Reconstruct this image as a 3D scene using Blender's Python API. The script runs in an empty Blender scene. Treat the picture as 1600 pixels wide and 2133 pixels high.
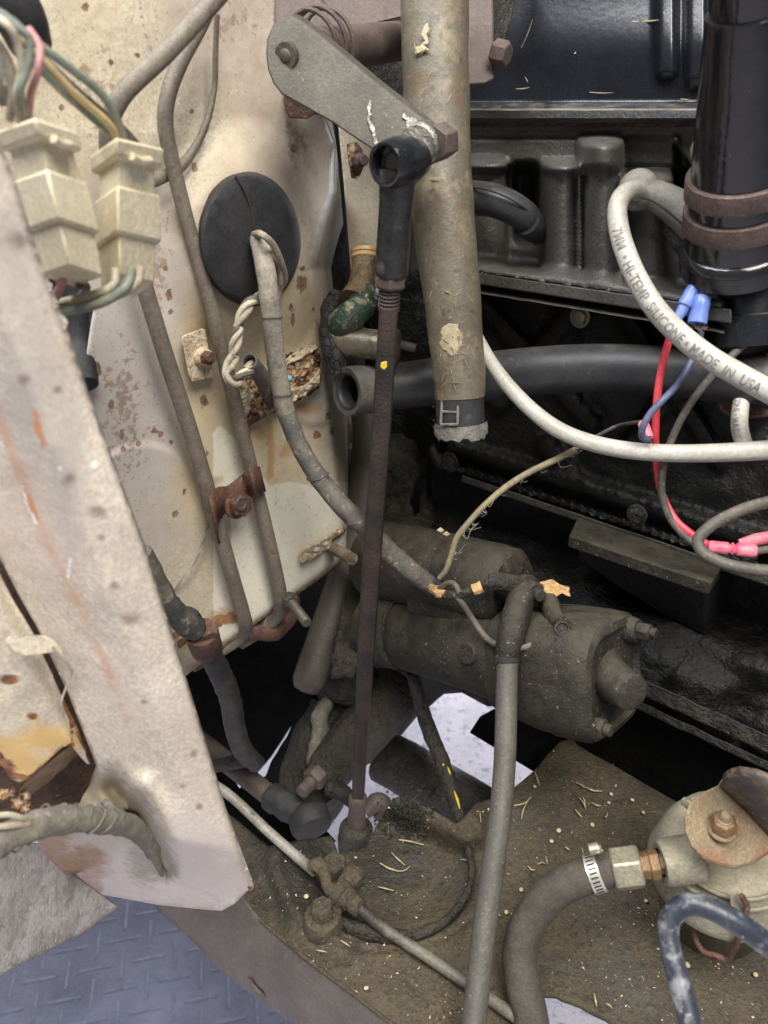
import bpy, bmesh, math, random
from mathutils import Vector, Matrix, noise as mn
from mathutils.geometry import delaunay_2d_cdt
random.seed(7)
sc = bpy.context.scene
COL = sc.collection
# ---------------------------------------------------------------- camera
F = 1600.0                     # focal length in photo pixels (photo 1600 x 2133)
S = 0.42                       # metres per depth unit
PITCH = math.radians(27.5)
cp, sp = math.cos(PITCH), math.sin(PITCH)
HFRAME, HFLOOR = 1.023, 2.38   # camera height over chassis rail / over floor, depth units
CAM = Vector((0, 0, HFLOOR * S))
cam_d = bpy.data.cameras.new('camera')
cam = bpy.data.objects.new('camera', cam_d)
COL.objects.link(cam)
cam.location = CAM
cam.rotation_euler = (math.radians(90) - PITCH, 0, 0)
cam_d.sensor_fit = 'VERTICAL'
cam_d.sensor_height = 36.0
cam_d.lens = 36.0 * F / 2133.0
cam_d.clip_start = 0.01
cam_d.clip_end = 100
cam_d.dof.use_dof = True
cam_d.dof.focus_distance = 1.12 * S
cam_d.dof.aperture_fstop = 11
sc.camera = cam
# ---------------------------------------------------------------- light
w = bpy.data.worlds.new('World')
sc.world = w
w.use_nodes = True
bg = w.node_tree.nodes['Background']
bg.inputs[0].default_value = (0.92, 0.95, 1.0, 1)
bg.inputs[1].default_value = 0.15

def area(name, loc, target, size, power, color, sizey=None):
    l = bpy.data.lights.new(name, 'AREA')
    l.shape = 'RECTANGLE'
    l.size = size
    l.size_y = sizey or size
    l.energy = power
    l.color = color
    o = bpy.data.objects.new(name, l)
    COL.objects.link(o)
    o.location = loc
    o.rotation_euler = (Vector(target) - Vector(loc)).to_track_quat('-Z', 'Y').to_euler()
    return o
# overhead workshop light from behind the camera, plus an added fill lamp
area('overhead_lamp', (0.30, -0.50, CAM.z + 1.2), (-0.03, 0.42, CAM.z - 0.25), 0.75, 28, (1.0, 0.95, 0.88), 0.9)
area('overhead_lamp', (-0.75, 0.10, CAM.z + 1.4), (0.12, 0.5, CAM.z - 0.2), 1.0, 22, (0.96, 0.97, 1.0), 0.7)  # added fill that brightens the engine side
# open garage side: daylight falling on the floor under the vehicle
area('garage_opening', (0.75, 2.6, 0.8), (0.15, 1.25, 0.0), 1.1, 17, (0.93, 0.93, 1.0), 0.8)
sc.view_settings.view_transform = 'Standard'
sc.view_settings.look = 'None'
sc.view_settings.exposure = 0.8
sc.view_settings.gamma = 1.0
sc.view_settings.use_curve_mapping = False
# ---------------------------------------------------------------- photo-pixel rays and the planes of the bay
def ray(x, y):
    v = (1066.5 - y) / F
    return Vector(((x - 800.0) / F, cp + v * sp, -sp + v * cp))
def P(x, y, d):
    return CAM + ray(x, y) * (d * S)
KE, KF = 1.10, 0.85
def dEN(x, y):                 # vertical side of the engine
    r = ray(x, y)
    return KE / max(0.2, 0.652 * r.x + 0.758 * r.y)
def dFW(x, y):                 # firewall, square to the engine
    r = ray(x, y)
    return KF / max(0.2, 0.652 * r.y - 0.758 * r.x)
def dFR(x, y, h=0.0):          # horizontal plane h above the rail top
    return (HFRAME - h) / max(0.05, -ray(x, y).z)
def dFL(x, y, h=0.0):
    return (HFLOOR - h) / max(0.05, -ray(x, y).z)
def inv_plane(p1, p2, p3):     # plane through three (x, y, d)
    m = Matrix([[1, p[0], p[1]] for p in (p1, p2, p3)])
    a = m.inverted() @ Vector([1 / p[2] for p in (p1, p2, p3)])
    return lambda x, y: 1 / max(0.2, a[0] + a[1] * x + a[2] * y)
dPL = inv_plane((0, 640, .52), (500, 1840, .93), (100, 1750, .80))
dSP = inv_plane((0, 1200, .70), (0, 1600, .84), (190, 1590, .86))
fw = lambda x, y, o=0.0: (x, y, dFW(x, y) - o)
en = lambda x, y, o=0.0: (x, y, dEN(x, y) - o)
fr = lambda x, y, o=0.0: (x, y, dFR(x, y) - o)
pl = lambda x, y, o=0.0: (x, y, dPL(x, y) - o)
PX = lambda q: P(q[0], q[1], q[2])
def rp(px, d): return px * d * S / F          # pixel radius at a depth -> metres
def row(s, x): return 235 + s * (x + 1300) / 2500.0   # lines along the engine meet at one vanishing point
ENG = (PX(en(1300, 700)) - PX(en(1100, row(465 / 1, 1100)))).normalized()
ENG = Vector((0.758, -0.652, 0))              # along the engine, towards the camera right
OUT = Vector((-0.652, -0.758, 0))             # out of the engine side
UP = Vector((0, 0, 1))
# ---------------------------------------------------------------- mesh helpers
class MB:
    def __init__(s): s.v = []; s.f = []
    def add(s, v, f):
        n = len(s.v); s.v += [Vector(q) for q in v]; s.f += [[i + n for i in q] for q in f]
        return s
def basis(a, hint=None):
    a = a.normalized()
    h = hint if hint is not None else (UP if abs(a.z) < .9 else Vector((0, 1, 0)))
    u = (h - a * h.dot(a)).normalized()
    return u, a.cross(u).normalized()
def spline(pts, sub):
    pts = [Vector(p) for p in pts]
    if len(pts) < 3 or sub <= 1:
        if len(pts) == 2 and sub > 1:
            return [(pts[0].lerp(pts[1], i / sub), i / sub) for i in range(sub + 1)]
        return [(p, float(i)) for i, p in enumerate(pts)]
    q = [pts[0] * 2 - pts[1]] + pts + [pts[-1] * 2 - pts[-2]]
    out = []
    for i in range(len(pts) - 1):
        a, b, c, d = q[i:i + 4]
        for k in range(sub):
            t = k / sub
            out.append((0.5 * ((2 * b) + (c - a) * t + (2 * a - 5 * b + 4 * c - d) * t * t + (3 * b - a - 3 * c + d) * t ** 3), i + t))
    out.append((pts[-1], float(len(pts) - 1)))
    return out
def tube(mb, pts, r, n=12, sub=6, caps=True, lump=0.0, lsc=300, section=None, flat=None):
    sp_ = spline(pts, sub)
    rs = r if isinstance(r, (list, tuple)) else None
    ring0 = None; u = None
    vs = []; fs = []
    for k, (p, t) in enumerate(sp_):
        if k < len(sp_) - 1: tan = sp_[k + 1][0] - p
        else: tan = p - sp_[k - 1][0]
        if k > 0: tan = (tan.normalized() + (p - sp_[k - 1][0]).normalized())
        tan = tan.normalized()
        if u is None: u, _ = basis(tan)
        u = (u - tan * u.dot(tan)).normalized(); b = tan.cross(u)
        if rs:
            i = min(int(t), len(rs) - 2) if len(rs) > 1 else 0
            rr = rs[i] + (rs[i + 1] - rs[i]) * (t - i)
        else: rr = r
        for j in range(n):
            a = 2 * math.pi * j / n
            d = u * math.cos(a) + b * math.sin(a)
            k2 = 1.0
            if section: k2 = section(a)
            q = p + d * rr * k2
            if lump: q = q + d * lump * mn.noise(q * lsc)
            vs.append(q)
    m = len(sp_)
    for k in range(m - 1):
        for j in range(n):
            fs.append([k * n + j, k * n + (j + 1) % n, (k + 1) * n + (j + 1) % n, (k + 1) * n + j])
    if caps:
        fs.append(list(range(n))[::-1]); fs.append([(m - 1) * n + j for j in range(n)])
    return mb.add(vs, fs)
def T(mb, px, r, **kw):        # px: [(x,y,d)], r in photo pixels at the mean depth
    dm = sum(p[2] for p in px) / len(px)
    if isinstance(r, (list, tuple)): rr = [rp(a, p[2]) for a, p in zip(r, px)]
    else: rr = rp(r, dm)
    return tube(mb, [PX(p) for p in px], rr, **kw)
def lathe(mb, p0, ax, prof, n=24, hint=None, sect=None):     # prof [(t, r)] metres
    ax = ax.normalized(); u, b = basis(ax, hint)
    vs = []; fs = []
    for t, r in prof:
        for j in range(n):
            a = 2 * math.pi * j / n
            vs.append(p0 + ax * t + (u * math.cos(a) + b * math.sin(a)) * max(r, 1e-5) * (sect(a) if sect else 1))
    m = len(prof)
    for k in range(m - 1):
        for j in range(n):
            fs.append([k * n + j, k * n + (j + 1) % n, (k + 1) * n + (j + 1) % n, (k + 1) * n + j])
    fs.append(list(range(n))[::-1]); fs.append([(m - 1) * n + j for j in range(n)])
    return mb.add(vs, fs)
def L(mb, A, B, prof, n=24, hint=None, sect=None):           # lathe between two pixel points, prof [(t 0..1, r px)]
    a, b = PX(A), PX(B); d = b - a; ln = d.length
    return lathe(mb, a, d, [(t * ln, rp(r, A[2] + (B[2] - A[2]) * t)) for t, r in prof], n, hint, sect)
def prism(mb, pts, vec):
    n = len(pts); pts = [Vector(p) for p in pts]
    v = pts + [p + vec for p in pts]
    f = [list(range(n))[::-1], list(range(n, 2 * n))]
    f += [[i, (i + 1) % n, n + (i + 1) % n, n + i] for i in range(n)]
    return mb.add(v, f)
def slab(mb, px, thick, dirn=None):               # plate outlined by pixel points, thickness (units) away from camera or along dirn
    pts = [PX(p) for p in px]
    if dirn is None:
        c = sum(pts, Vector()) / len(pts); dirn = (c - CAM).normalized()
    return prism(mb, pts, dirn.normalized() * thick * S)
def hexa(mb, c, ax, r, h, hint=None, n=6, cham=.82):
    return lathe(mb, c, ax, [(0, r), (h * .8, r), (h, r * cham)], n, hint)
def box(mb, c, x, y, z):
    v = [c + x * i + y * j + z * k for i in (-1, 1) for j in (-1, 1) for k in (-1, 1)]
    return mb.add(v, [[0, 1, 3, 2], [4, 6, 7, 5], [0, 4, 5, 1], [2, 3, 7, 6], [0, 2, 6, 4], [1, 5, 7, 3]])
def ball(mb, c, r, n=12, m=8, sq=(1, 1, 1)):
    vs = [c + Vector((0, 0, r * sq[2]))]; fs = []
    for i in range(1, m):
        t = math.pi * i / m
        for j in range(n):
            a = 2 * math.pi * j / n
            vs.append(c + Vector((math.sin(t) * math.cos(a) * r * sq[0], math.sin(t) * math.sin(a) * r * sq[1], math.cos(t) * r * sq[2])))
    vs.append(c - Vector((0, 0, r * sq[2])))
    for j in range(n):
        fs.append([0, 1 + j, 1 + (j + 1) % n])
        fs.append([len(vs) - 1, len(vs) - 1 - n + (j + 1) % n, len(vs) - 1 - n + j])
    for i in range(m - 2):
        for j in range(n):
            a = 1 + i * n + j; b = 1 + i * n + (j + 1) % n
            fs.append([a, a + n, b + n, b])
    return mb.add(vs, fs)
# ---------------------------------------------------------------- objects
ROOT = {}
def tag(o, label=None, cat=None, group=None, kind=None):
    if label: o['label'] = label
    if cat: o['category'] = cat
    if group: o['group'] = group
    if kind: o['kind'] = kind
    return o
def thing(name, label, cat, loc, group=None):
    o = bpy.data.objects.new(name, None); COL.objects.link(o)
    o.location = loc; o.empty_display_size = 0.01
    ROOT[o] = Vector(loc)
    return tag(o, label, cat, group)
def finish(me, mat, smooth):
    me.materials.append(mat)
    if smooth is not None:
        me.shade_smooth()
        if smooth < 180: me.set_sharp_from_angle(angle=math.radians(smooth))
def obj(name, mb, mat, parent=None, smooth=38, bevel=0, disp=None, solid=0, subdiv=0, fixn=True, label=None):
    org = ROOT[parent] if parent is not None else sum(mb.v, Vector()) / len(mb.v)
    me = bpy.data.meshes.new(name)
    me.from_pydata([tuple(v - org) for v in mb.v], [], mb.f)
    if fixn or subdiv:
        bm = bmesh.new(); bm.from_mesh(me)
        if subdiv: bmesh.ops.subdivide_edges(bm, edges=bm.edges[:], cuts=subdiv, use_grid_fill=True)
        bmesh.ops.recalc_face_normals(bm, faces=bm.faces[:])
        bm.to_mesh(me); bm.free()
    if disp:
        amp, scl = disp[0], disp[1]
        nr = [v.normal.copy() for v in me.vertices]
        for v, n_ in zip(me.vertices, nr):
            q = (v.co + org) * scl
            v.co += n_ * amp * (mn.noise(q) + .5 * mn.noise(q * 2.3))
    finish(me, mat, smooth)
    o = bpy.data.objects.new(name, me); COL.objects.link(o)
    if parent is not None: o.parent = parent
    else: o.location = org
    ROOT[o] = org
    if bevel:
        m = o.modifiers.new('bevel', 'BEVEL'); m.width = bevel; m.segments = 2; m.limit_method = 'ANGLE'; m.angle_limit = math.radians(35)
    if solid:
        m = o.modifiers.new('solidify', 'SOLIDIFY'); m.thickness = solid; m.offset = -1
    if label: o['label'] = label
    return o
def inside(x, y, poly):
    c = False; j = len(poly) - 1
    for i in range(len(poly)):
        xi, yi = poly[i]; xj, yj = poly[j]
        if (yi > y) != (yj > y) and x < (xj - xi) * (y - yi) / (yj - yi) + xi: c = not c
        j = i
    return c
def densify(poly, step, jag=0):
    out = []
    for i in range(len(poly)):
        a = Vector(poly[i]); b = Vector(poly[(i + 1) % len(poly)])
        n = max(1, int((b - a).length / step))
        for k in range(n):
            p = a.lerp(b, k / n)
            if jag and k: p += Vector((mn.noise(Vector((p.x * .06, p.y * .06, 3))), mn.noise(Vector((p.x * .06, p.y * .06, 9))))) * jag
            out.append(p)
    return out
def sheet(name, outline, dfun, mat, parent=None, holes=(), step=14, solid=0.0015, attrs=None, jag=0, smooth=60, mapf=None):
    """thin plate: outline in photo pixels laid onto a surface given by its depth function"""
    loops = [densify(outline, step, jag)] + [densify(h, step * .7, jag) for h in holes]
    vs = []; es = []
    for lp in loops:
        n0 = len(vs); vs += lp
        es += [(n0 + i, n0 + (i + 1) % len(lp)) for i in range(len(lp))]
    xs = [p.x for p in loops[0]]; ys = [p.y for p in loops[0]]
    pl0 = [tuple(p) for p in loops[0]]; hl = [[tuple(p) for p in h] for h in loops[1:]]
    edgepts = [p for lp in loops for p in lp]
    cell = {}
    for p in edgepts: cell.setdefault((int(p.x // step), int(p.y // step)), []).append(p)
    y = min(ys) + step * .5; r_ = 0
    while y < max(ys):
        x = min(xs) + step * (.25 + .5 * (r_ % 2))
        while x < max(xs):
            if inside(x, y, pl0) and not any(inside(x, y, h) for h in hl):
                cx, cy = int(x // step), int(y // step)
                if all((q - Vector((x, y))).length > step * .45 for i in (-1, 0, 1) for j in (-1, 0, 1) for q in cell.get((cx + i, cy + j), ())):
                    vs.append(Vector((x, y)))
            x += step
        y += step * .87; r_ += 1
    v2, _, f2 = delaunay_2d_cdt(vs, es, [], 0, 1e-4)[:3]
    fs = []
    for f in f2:
        c = sum((v2[i] for i in f), Vector((0, 0))) / len(f)
        if inside(c.x, c.y, pl0) and not any(inside(c.x, c.y, h) for h in hl): fs.append(list(f))
    pts = [(mapf(v.x, v.y) if mapf else P(v.x, v.y, dfun(v.x, v.y))) for v in v2]
    org = ROOT[parent] if parent is not None else sum(pts, Vector()) / len(pts)
    me = bpy.data.meshes.new(name)
    me.from_pydata([tuple(p - org) for p in pts], [], fs)
    bm = bmesh.new(); bm.from_mesh(me)
    loose = [v for v in bm.verts if not v.link_faces]
    keep = None
    s_ = sum(f.normal.dot(CAM - (f.calc_center_median() + org)) for f in bm.faces)
    if s_ < 0: bmesh.ops.reverse_faces(bm, faces=bm.faces[:])
    bm.to_mesh(me); bm.free()
    for an, fn in (attrs or {}).items():
        at = me.attributes.new(an, 'FLOAT', 'POINT')
        at.data.foreach_set('value', [fn(v.x, v.y) for v in v2])
    finish(me, mat, smooth)
    o = bpy.data.objects.new(name, me); COL.objects.link(o)
    if parent is not None: o.parent = parent
    else: o.location = org
    ROOT[o] = org
    if solid:
        m = o.modifiers.new('solidify', 'SOLIDIFY'); m.thickness = solid; m.offset = -1
    return o
def segd(x, y, pts):
    best = 1e9
    for a, b in zip(pts[:-1], pts[1:]):
        dx, dy = b[0] - a[0], b[1] - a[1]; l2 = dx * dx + dy * dy or 1e-9
        t = max(0, min(1, ((x - a[0]) * dx + (y - a[1]) * dy) / l2))
        best = min(best, math.hypot(x - a[0] - dx * t, y - a[1] - dy * t))
    return best
def marks(blobs=(), lines=()):      # 1 on a mark, 0 a radius away from it
    def fn(x, y):
        v = 0
        for b in blobs:
            rx = b[2]; ry = b[3] if len(b) > 3 else rx
            q = math.hypot((x - b[0]) / rx, (y - b[1]) / ry)
            if q < 2: v = max(v, 1 - q / 2)
        for pts, r in lines:
            q = segd(x, y, pts) / r
            if q < 2: v = max(v, 1 - q / 2)
        return v
    return fn
def sm(a, b, x):
    t = max(0, min(1, (x - a) / (b - a))); return t * t * (3 - 2 * t)
# ---------------------------------------------------------------- materials
def M(name, c1, c2=None, sc_=40, lo=.35, hi=.65, rough=.6, metal=0.0, layers=(), dust=None, bump=((700, .12),), spec=.5, coat=0.0, stretch=None):
    m = bpy.data.materials.new(name); m.use_nodes = True
    nt = m.node_tree; N = nt.nodes; K = nt.links
    b = N['Principled BSDF']
    tc = N.new('ShaderNodeTexCoord'); vec = tc.outputs['Object']
    oi = N.new('ShaderNodeObjectInfo')
    ad = N.new('ShaderNodeVectorMath'); ad.operation = 'ADD'
    K.new(vec, ad.inputs[0])
    cmb = N.new('ShaderNodeCombineXYZ'); K.new(oi.outputs['Random'], cmb.inputs[0]); K.new(oi.outputs['Random'], cmb.inputs[2])
    K.new(cmb.outputs[0], ad.inputs[1]); vec = ad.outputs[0]
    if stretch:
        mp = N.new('ShaderNodeMapping'); mp.inputs['Scale'].default_value = stretch; K.new(vec, mp.inputs[0]); svec = mp.outputs[0]
    else: svec = vec
    def nz(scale, det=5, ro=.6, v=None, dist=0):
        n = N.new('ShaderNodeTexNoise'); n.inputs['Scale'].default_value = scale; n.inputs['Detail'].default_value = det
        n.inputs['Roughness'].default_value = ro; n.inputs['Distortion'].default_value = dist
        K.new(v or vec, n.inputs['Vector']); return n.outputs['Fac']
    def rng(src, a, b_, mul=1.0):
        r = N.new('ShaderNodeMapRange'); r.interpolation_type = 'SMOOTHSTEP'
        r.inputs[1].default_value = a; r.inputs[2].default_value = b_; r.inputs[3].default_value = 0; r.inputs[4].default_value = mul
        K.new(src, r.inputs[0]); return r.outputs[0]
    def mix(fac, a, c):
        x = N.new('ShaderNodeMix'); x.data_type = 'RGBA'
        K.new(fac, x.inputs[0])
        if isinstance(a, tuple): x.inputs[6].default_value = (*a, 1)
        else: K.new(a, x.inputs[6])
        if isinstance(c, tuple): x.inputs[7].default_value = (*c, 1)
        else: K.new(c, x.inputs[7])
        return x.outputs[2]
    def mixf(fac, a, c):
        x = N.new('ShaderNodeMix'); x.data_type = 'FLOAT'; K.new(fac, x.inputs[0])
        if isinstance(a, (int, float)): x.inputs[2].default_value = a
        else: K.new(a, x.inputs[2])
        x.inputs[3].default_value = c
        return x.outputs[0]
    col = mix(rng(nz(sc_, 6, .65, svec), lo, hi), c1, c2 or c1)
    # fine value grain so that no surface is one flat colour
    g = rng(nz(560, 4, .8), .28, .72)
    gm = N.new('ShaderNodeMix'); gm.data_type = 'RGBA'; gm.blend_type = 'MULTIPLY'; gm.inputs[0].default_value = .62
    gr = N.new('ShaderNodeMix'); gr.data_type = 'RGBA'; K.new(g, gr.inputs[0]); gr.inputs[6].default_value = (.58, .57, .56, 1); gr.inputs[7].default_value = (1.34, 1.34, 1.34, 1)
    K.new(col, gm.inputs[6]); K.new(gr.outputs[2], gm.inputs[7]); col = gm.outputs[2]
    rg = rough; mt = None; hsum = None
    for ly in layers:
        k = ly.get('kind', 'noise')
        if k == 'noise':
            f = rng(nz(ly['scale'], ly.get('det', 5), ly.get('ro', .6), svec if ly.get('st') else vec, ly.get('dist', 0)), ly['lo'], ly['hi'], ly.get('amt', 1))
        elif k == 'attr':
            a = N.new('ShaderNodeAttribute'); a.attribute_name = ly['attr']
            nn = nz(ly.get('scale', 150), 6, .65)
            s1 = N.new('ShaderNodeMath'); s1.operation = 'MULTIPLY_ADD'; K.new(nn, s1.inputs[0]); s1.inputs[1].default_value = ly.get('nz', .8); s1.inputs[2].default_value = -.5 * ly.get('nz', .8)
            s2 = N.new('ShaderNodeMath'); s2.operation = 'ADD'; K.new(s1.outputs[0], s2.inputs[0]); K.new(a.outputs['Fac'], s2.inputs[1])
            f = rng(s2.outputs[0], ly['lo'], ly['hi'], ly.get('amt', 1))
            # a mark never shows where its attribute is zero
            f0 = rng(a.outputs['Fac'], 0.0, 0.15)
            mm = N.new('ShaderNodeMath'); mm.operation = 'MULTIPLY'; K.new(f, mm.inputs[0]); K.new(f0, mm.inputs[1]); f = mm.outputs[0]
        elif k == 'wave':
            wv_ = N.new('ShaderNodeTexWave'); wv_.inputs['Scale'].default_value = ly['scale']; wv_.inputs['Distortion'].default_value = 2; wv_.bands_direction = 'DIAGONAL'; K.new(vec, wv_.inputs['Vector']); f = rng(wv_.outputs['Fac'], .3, .7, ly.get('amt', 1))
        elif k == 'vor':
            v = N.new('ShaderNodeTexVoronoi'); v.feature = ly.get('feat', 'F1'); v.inputs['Scale'].default_value = ly['scale']; K.new(vec, v.inputs['Vector'])
            f = rng(v.outputs['Distance'], ly['lo'], ly['hi'], ly.get('amt', 1))
        cc = ly['col']
        if ly.get('col2'): cc = mix(rng(nz(ly.get('scale2', 260), 4), .38, .62), ly['col'], ly['col2'])
        col = mix(f, col, cc)
        if 'rough' in ly: rg = mixf(f, rg, ly['rough'])
        if 'metal' in ly: mt = mixf(f, mt if mt is not None else metal, ly['metal'])
        if ly.get('dig'):
            d = N.new('ShaderNodeMath'); d.operation = 'MULTIPLY'; K.new(f, d.inputs[0]); d.inputs[1].default_value = -ly['dig']
            if hsum is None: hsum = d.outputs[0]
            else:
                q = N.new('ShaderNodeMath'); q.operation = 'ADD'; K.new(hsum, q.inputs[0]); K.new(d.outputs[0], q.inputs[1]); hsum = q.outputs[0]
    if dust:                       # settled dust lies on faces that look up
        dc, a, b_, amt = dust
        ge = N.new('ShaderNodeNewGeometry'); sx = N.new('ShaderNodeSeparateXYZ'); K.new(ge.outputs['Normal'], sx.inputs[0])
        nn = nz(90, 6, .7)
        s1 = N.new('ShaderNodeMath'); s1.operation = 'MULTIPLY_ADD'; K.new(nn, s1.inputs[0]); s1.inputs[1].default_value = 1.6; s1.inputs[2].default_value = -.8
        s2 = N.new('ShaderNodeMath'); s2.operation = 'ADD'; K.new(s1.outputs[0], s2.inputs[0]); K.new(sx.outputs[2], s2.inputs[1])
        f = rng(s2.outputs[0], a, b_, amt)
        col = mix(f, col, dc)
        rg = mixf(f, rg, .9)
    K.new(col, b.inputs['Base Color'])
    if isinstance(rg, (int, float)):
        rv = rng(nz(sc_ * 1.7, 4), .2, .8)
        r_ = N.new('ShaderNodeMapRange'); K.new(rv, r_.inputs[0]); r_.inputs[3].default_value = max(.05, rg - .10); r_.inputs[4].default_value = min(1, rg + .10)
        K.new(r_.outputs[0], b.inputs['Roughness'])
    else: K.new(rg, b.inputs['Roughness'])
    if mt is not None: K.new(mt, b.inputs['Metallic'])
    else: b.inputs['Metallic'].default_value = metal
    b.inputs['Specular IOR Level'].default_value = spec
    b.inputs['Coat Weight'].default_value = coat
    prev = None
    for s_, st in bump:
        bp = N.new('ShaderNodeBump'); bp.inputs['Strength'].default_value = min(1, st * 2.2); bp.inputs['Distance'].default_value = 0.9 / s_
        K.new(nz(s_, 5, .65), bp.inputs['Height'])
        if prev: K.new(prev, bp.inputs['Normal'])
        prev = bp.outputs[0]
    if hsum is not None:
        bp = N.new('ShaderNodeBump'); bp.inputs['Strength'].default_value = .8; bp.inputs['Distance'].default_value = .0006
        K.new(hsum, bp.inputs['Height'])
        if prev: K.new(prev, bp.inputs['Normal'])
        prev = bp.outputs[0]
    if prev: K.new(prev, b.inputs['Normal'])
    return m
RUST = (.13, .055, .03); RUST2 = (.06, .024, .018)
DUST = (.16, .135, .10)
rustspots = dict(scale=95, lo=.69, hi=.73, col=(.17, .085, .06), col2=(.11, .05, .045), dig=.6, det=3)
m_fire = M('old_cream_paint', (.67, .61, .47), (.54, .48, .36), 22, rough=.55, layers=(
    dict(scale=14, lo=.42, hi=.62, col=(.56, .47, .33), amt=.6),
    dict(scale=7, lo=.46, hi=.66, col=(.41, .34, .26), amt=.55, det=8),
    dict(scale=150, lo=.52, hi=.70, col=(.44, .36, .27), amt=.55, det=6),
    dict(kind='attr', attr='pink', scale=60, nz=.5, lo=.2, hi=.7, col=(.43, .35, .29), col2=(.50, .43, .36), scale2=120, amt=.85),
    dict(kind='attr', attr='grey', scale=60, nz=.5, lo=.2, hi=.8, col=(.52, .49, .45), amt=.8),
    dict(kind='attr', attr='yellow', scale=45, nz=.5, lo=.2, hi=.75, col=(.60, .50, .31), col2=(.52, .42, .27), scale2=60, amt=.8),
    dict(kind='attr', attr='pale', scale=200, nz=.25, lo=.35, hi=.45, col=(.74, .715, .60), amt=.9),  # cleaner paint below the water line, lightened further for the light falling there
    dict(scale=210, lo=.55, hi=.75, col=(.40, .33, .25), amt=.6),
    dict(scale=620, lo=.64, hi=.72, col=(.22, .14, .10), amt=.7, det=2),
    dict(scale=85, lo=.735, hi=.75, col=(.24, .13, .10), col2=(.16, .08, .07), det=4, dig=.3),
    dict(kind='attr', attr='speck', scale=240, nz=1.9, lo=.84, hi=1.02, col=(.25, .16, .12), col2=(.34, .25, .18), amt=.75),
    dict(kind='attr', attr='rust', scale=260, nz=1.5, lo=.42, hi=.56, col=(.15, .075, .055), col2=(.30, .19, .12), dig=.5),
    dict(kind='attr', attr='orange', scale=160, nz=.9, lo=.30, hi=.8, col=(.42, .22, .08), amt=.6),
    dict(kind='attr', attr='scratch', scale=300, nz=.3, lo=.35, hi=.6, col=(.30, .25, .25), amt=.8)),
    bump=((900, .03), (120, .025)))
m_pillar = M('worn_primer_paint', (.68, .61, .51), (.53, .465, .39), 24, rough=.42, layers=(
    dict(scale=16, lo=.4, hi=.65, col=(.56, .45, .38), amt=.6),
    dict(kind='attr', attr='grey', scale=40, nz=.7, lo=.2, hi=.9, col=(.40, .37, .34), amt=.7),
    dict(kind='attr', attr='lilac', scale=80, nz=.7, lo=.2, hi=.8, col=(.58, .51, .47), amt=.7),
    dict(kind='attr', attr='pink', scale=85, nz=2.0, lo=.35, hi=1.15, col=(.55, .32, .22), amt=.75),
    dict(kind='attr', attr='brown', scale=90, nz=.9, lo=.3, hi=.65, col=(.30, .14, .07), col2=(.40, .24, .14), amt=.85),
    dict(kind='attr', attr='dirt', scale=200, nz=.9, lo=.25, hi=.75, col=(.24, .20, .13), amt=.9),
    dict(kind='attr', attr='orange', scale=160, nz=1.4, lo=.40, hi=.8, col=(.56, .25, .11), amt=.85),
    dict(kind='attr', attr='dark', scale=90, nz=1.2, lo=.35, hi=1.0, col=(.19, .13, .11), amt=.8),
    dict(kind='attr', attr='white', scale=200, nz=1.6, lo=.5, hi=.8, col=(.78, .75, .70)),
    dict(scale=60, lo=.66, hi=.74, col=(.75, .70, .64), amt=.7),
    dict(scale=300, lo=.66, hi=.74, col=(.26, .19, .16), amt=.6)),
    bump=((700, .03), (60, .03)))
m_side = M('cream_side_paint', (.62, .56, .45), (.50, .43, .34), 25, rough=.6, layers=(
    dict(kind='attr', attr='yellow', scale=90, nz=.6, lo=.2, hi=.8, col=(.58, .36, .10), amt=.8),
    dict(kind='attr', attr='rust', scale=220, nz=.7, lo=.35, hi=.65, col=(.12, .045, .03), col2=(.28, .12, .05), dig=.8),
    dict(scale=300, lo=.60, hi=.75, col=(.36, .28, .2), amt=.6)),
    bump=((700, .08),))
m_tape = M('dusty_tape', (.17, .155, .12), (.11, .10, .085), 70, rough=.85, layers=(dict(scale=300, lo=.5, hi=.7, col=(.24, .22, .17), amt=.7),), bump=((500, .3),))
m_loom = M('dusty_loom', (.36, .32, .25), (.24, .22, .18), 60, rough=.75, layers=(dict(scale=160, lo=.56, hi=.66, col=(.13, .12, .11), amt=.7), dict(scale=500, lo=.6, hi=.7, col=(.5, .46, .38), amt=.5)), bump=((600, .15),))
m_loomdark = M('dirty_loom', (.052, .052, .052), (.125, .113, .09), 45, rough=.7, layers=(dict(scale=200, lo=.56, hi=.68, col=(.30, .26, .19), amt=.8),), bump=((600, .15),))
m_pipe = M('painted_pipe', (.19, .165, .128), (.135, .115, .09), 50, rough=.55, layers=(dict(scale=160, lo=.58, hi=.68, col=(.13, .075, .045), amt=.8), dict(scale=700, lo=.62, hi=.7, col=(.34, .30, .24), amt=.7)), bump=((900, .12),))
m_rustypipe = M('rusty_pipe', (.12, .085, .055), (.20, .15, .11), 70, rough=.65, layers=(dict(scale=260, lo=.5, hi=.66, col=(.09, .045, .025)),), bump=((900, .2),))
m_rubber = M('black_rubber', (.020, .021, .024), (.034, .034, .036), 50, rough=.62, spec=.3, dust=((.10, .095, .085), .4, 1.6, .6), layers=(dict(scale=900, lo=.66, hi=.72, col=(.2, .18, .15), amt=.6),), bump=((1200, .2),))
m_blackhose = M('dark_hose', (.026, .027, .030), (.042, .042, .044), 40, rough=.42, spec=.4, dust=((.10, .092, .075), .5, 1.7, .75), layers=(dict(scale=120, lo=.62, hi=.7, col=(.08, .08, .078), amt=.6),), bump=((900, .08),))
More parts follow.
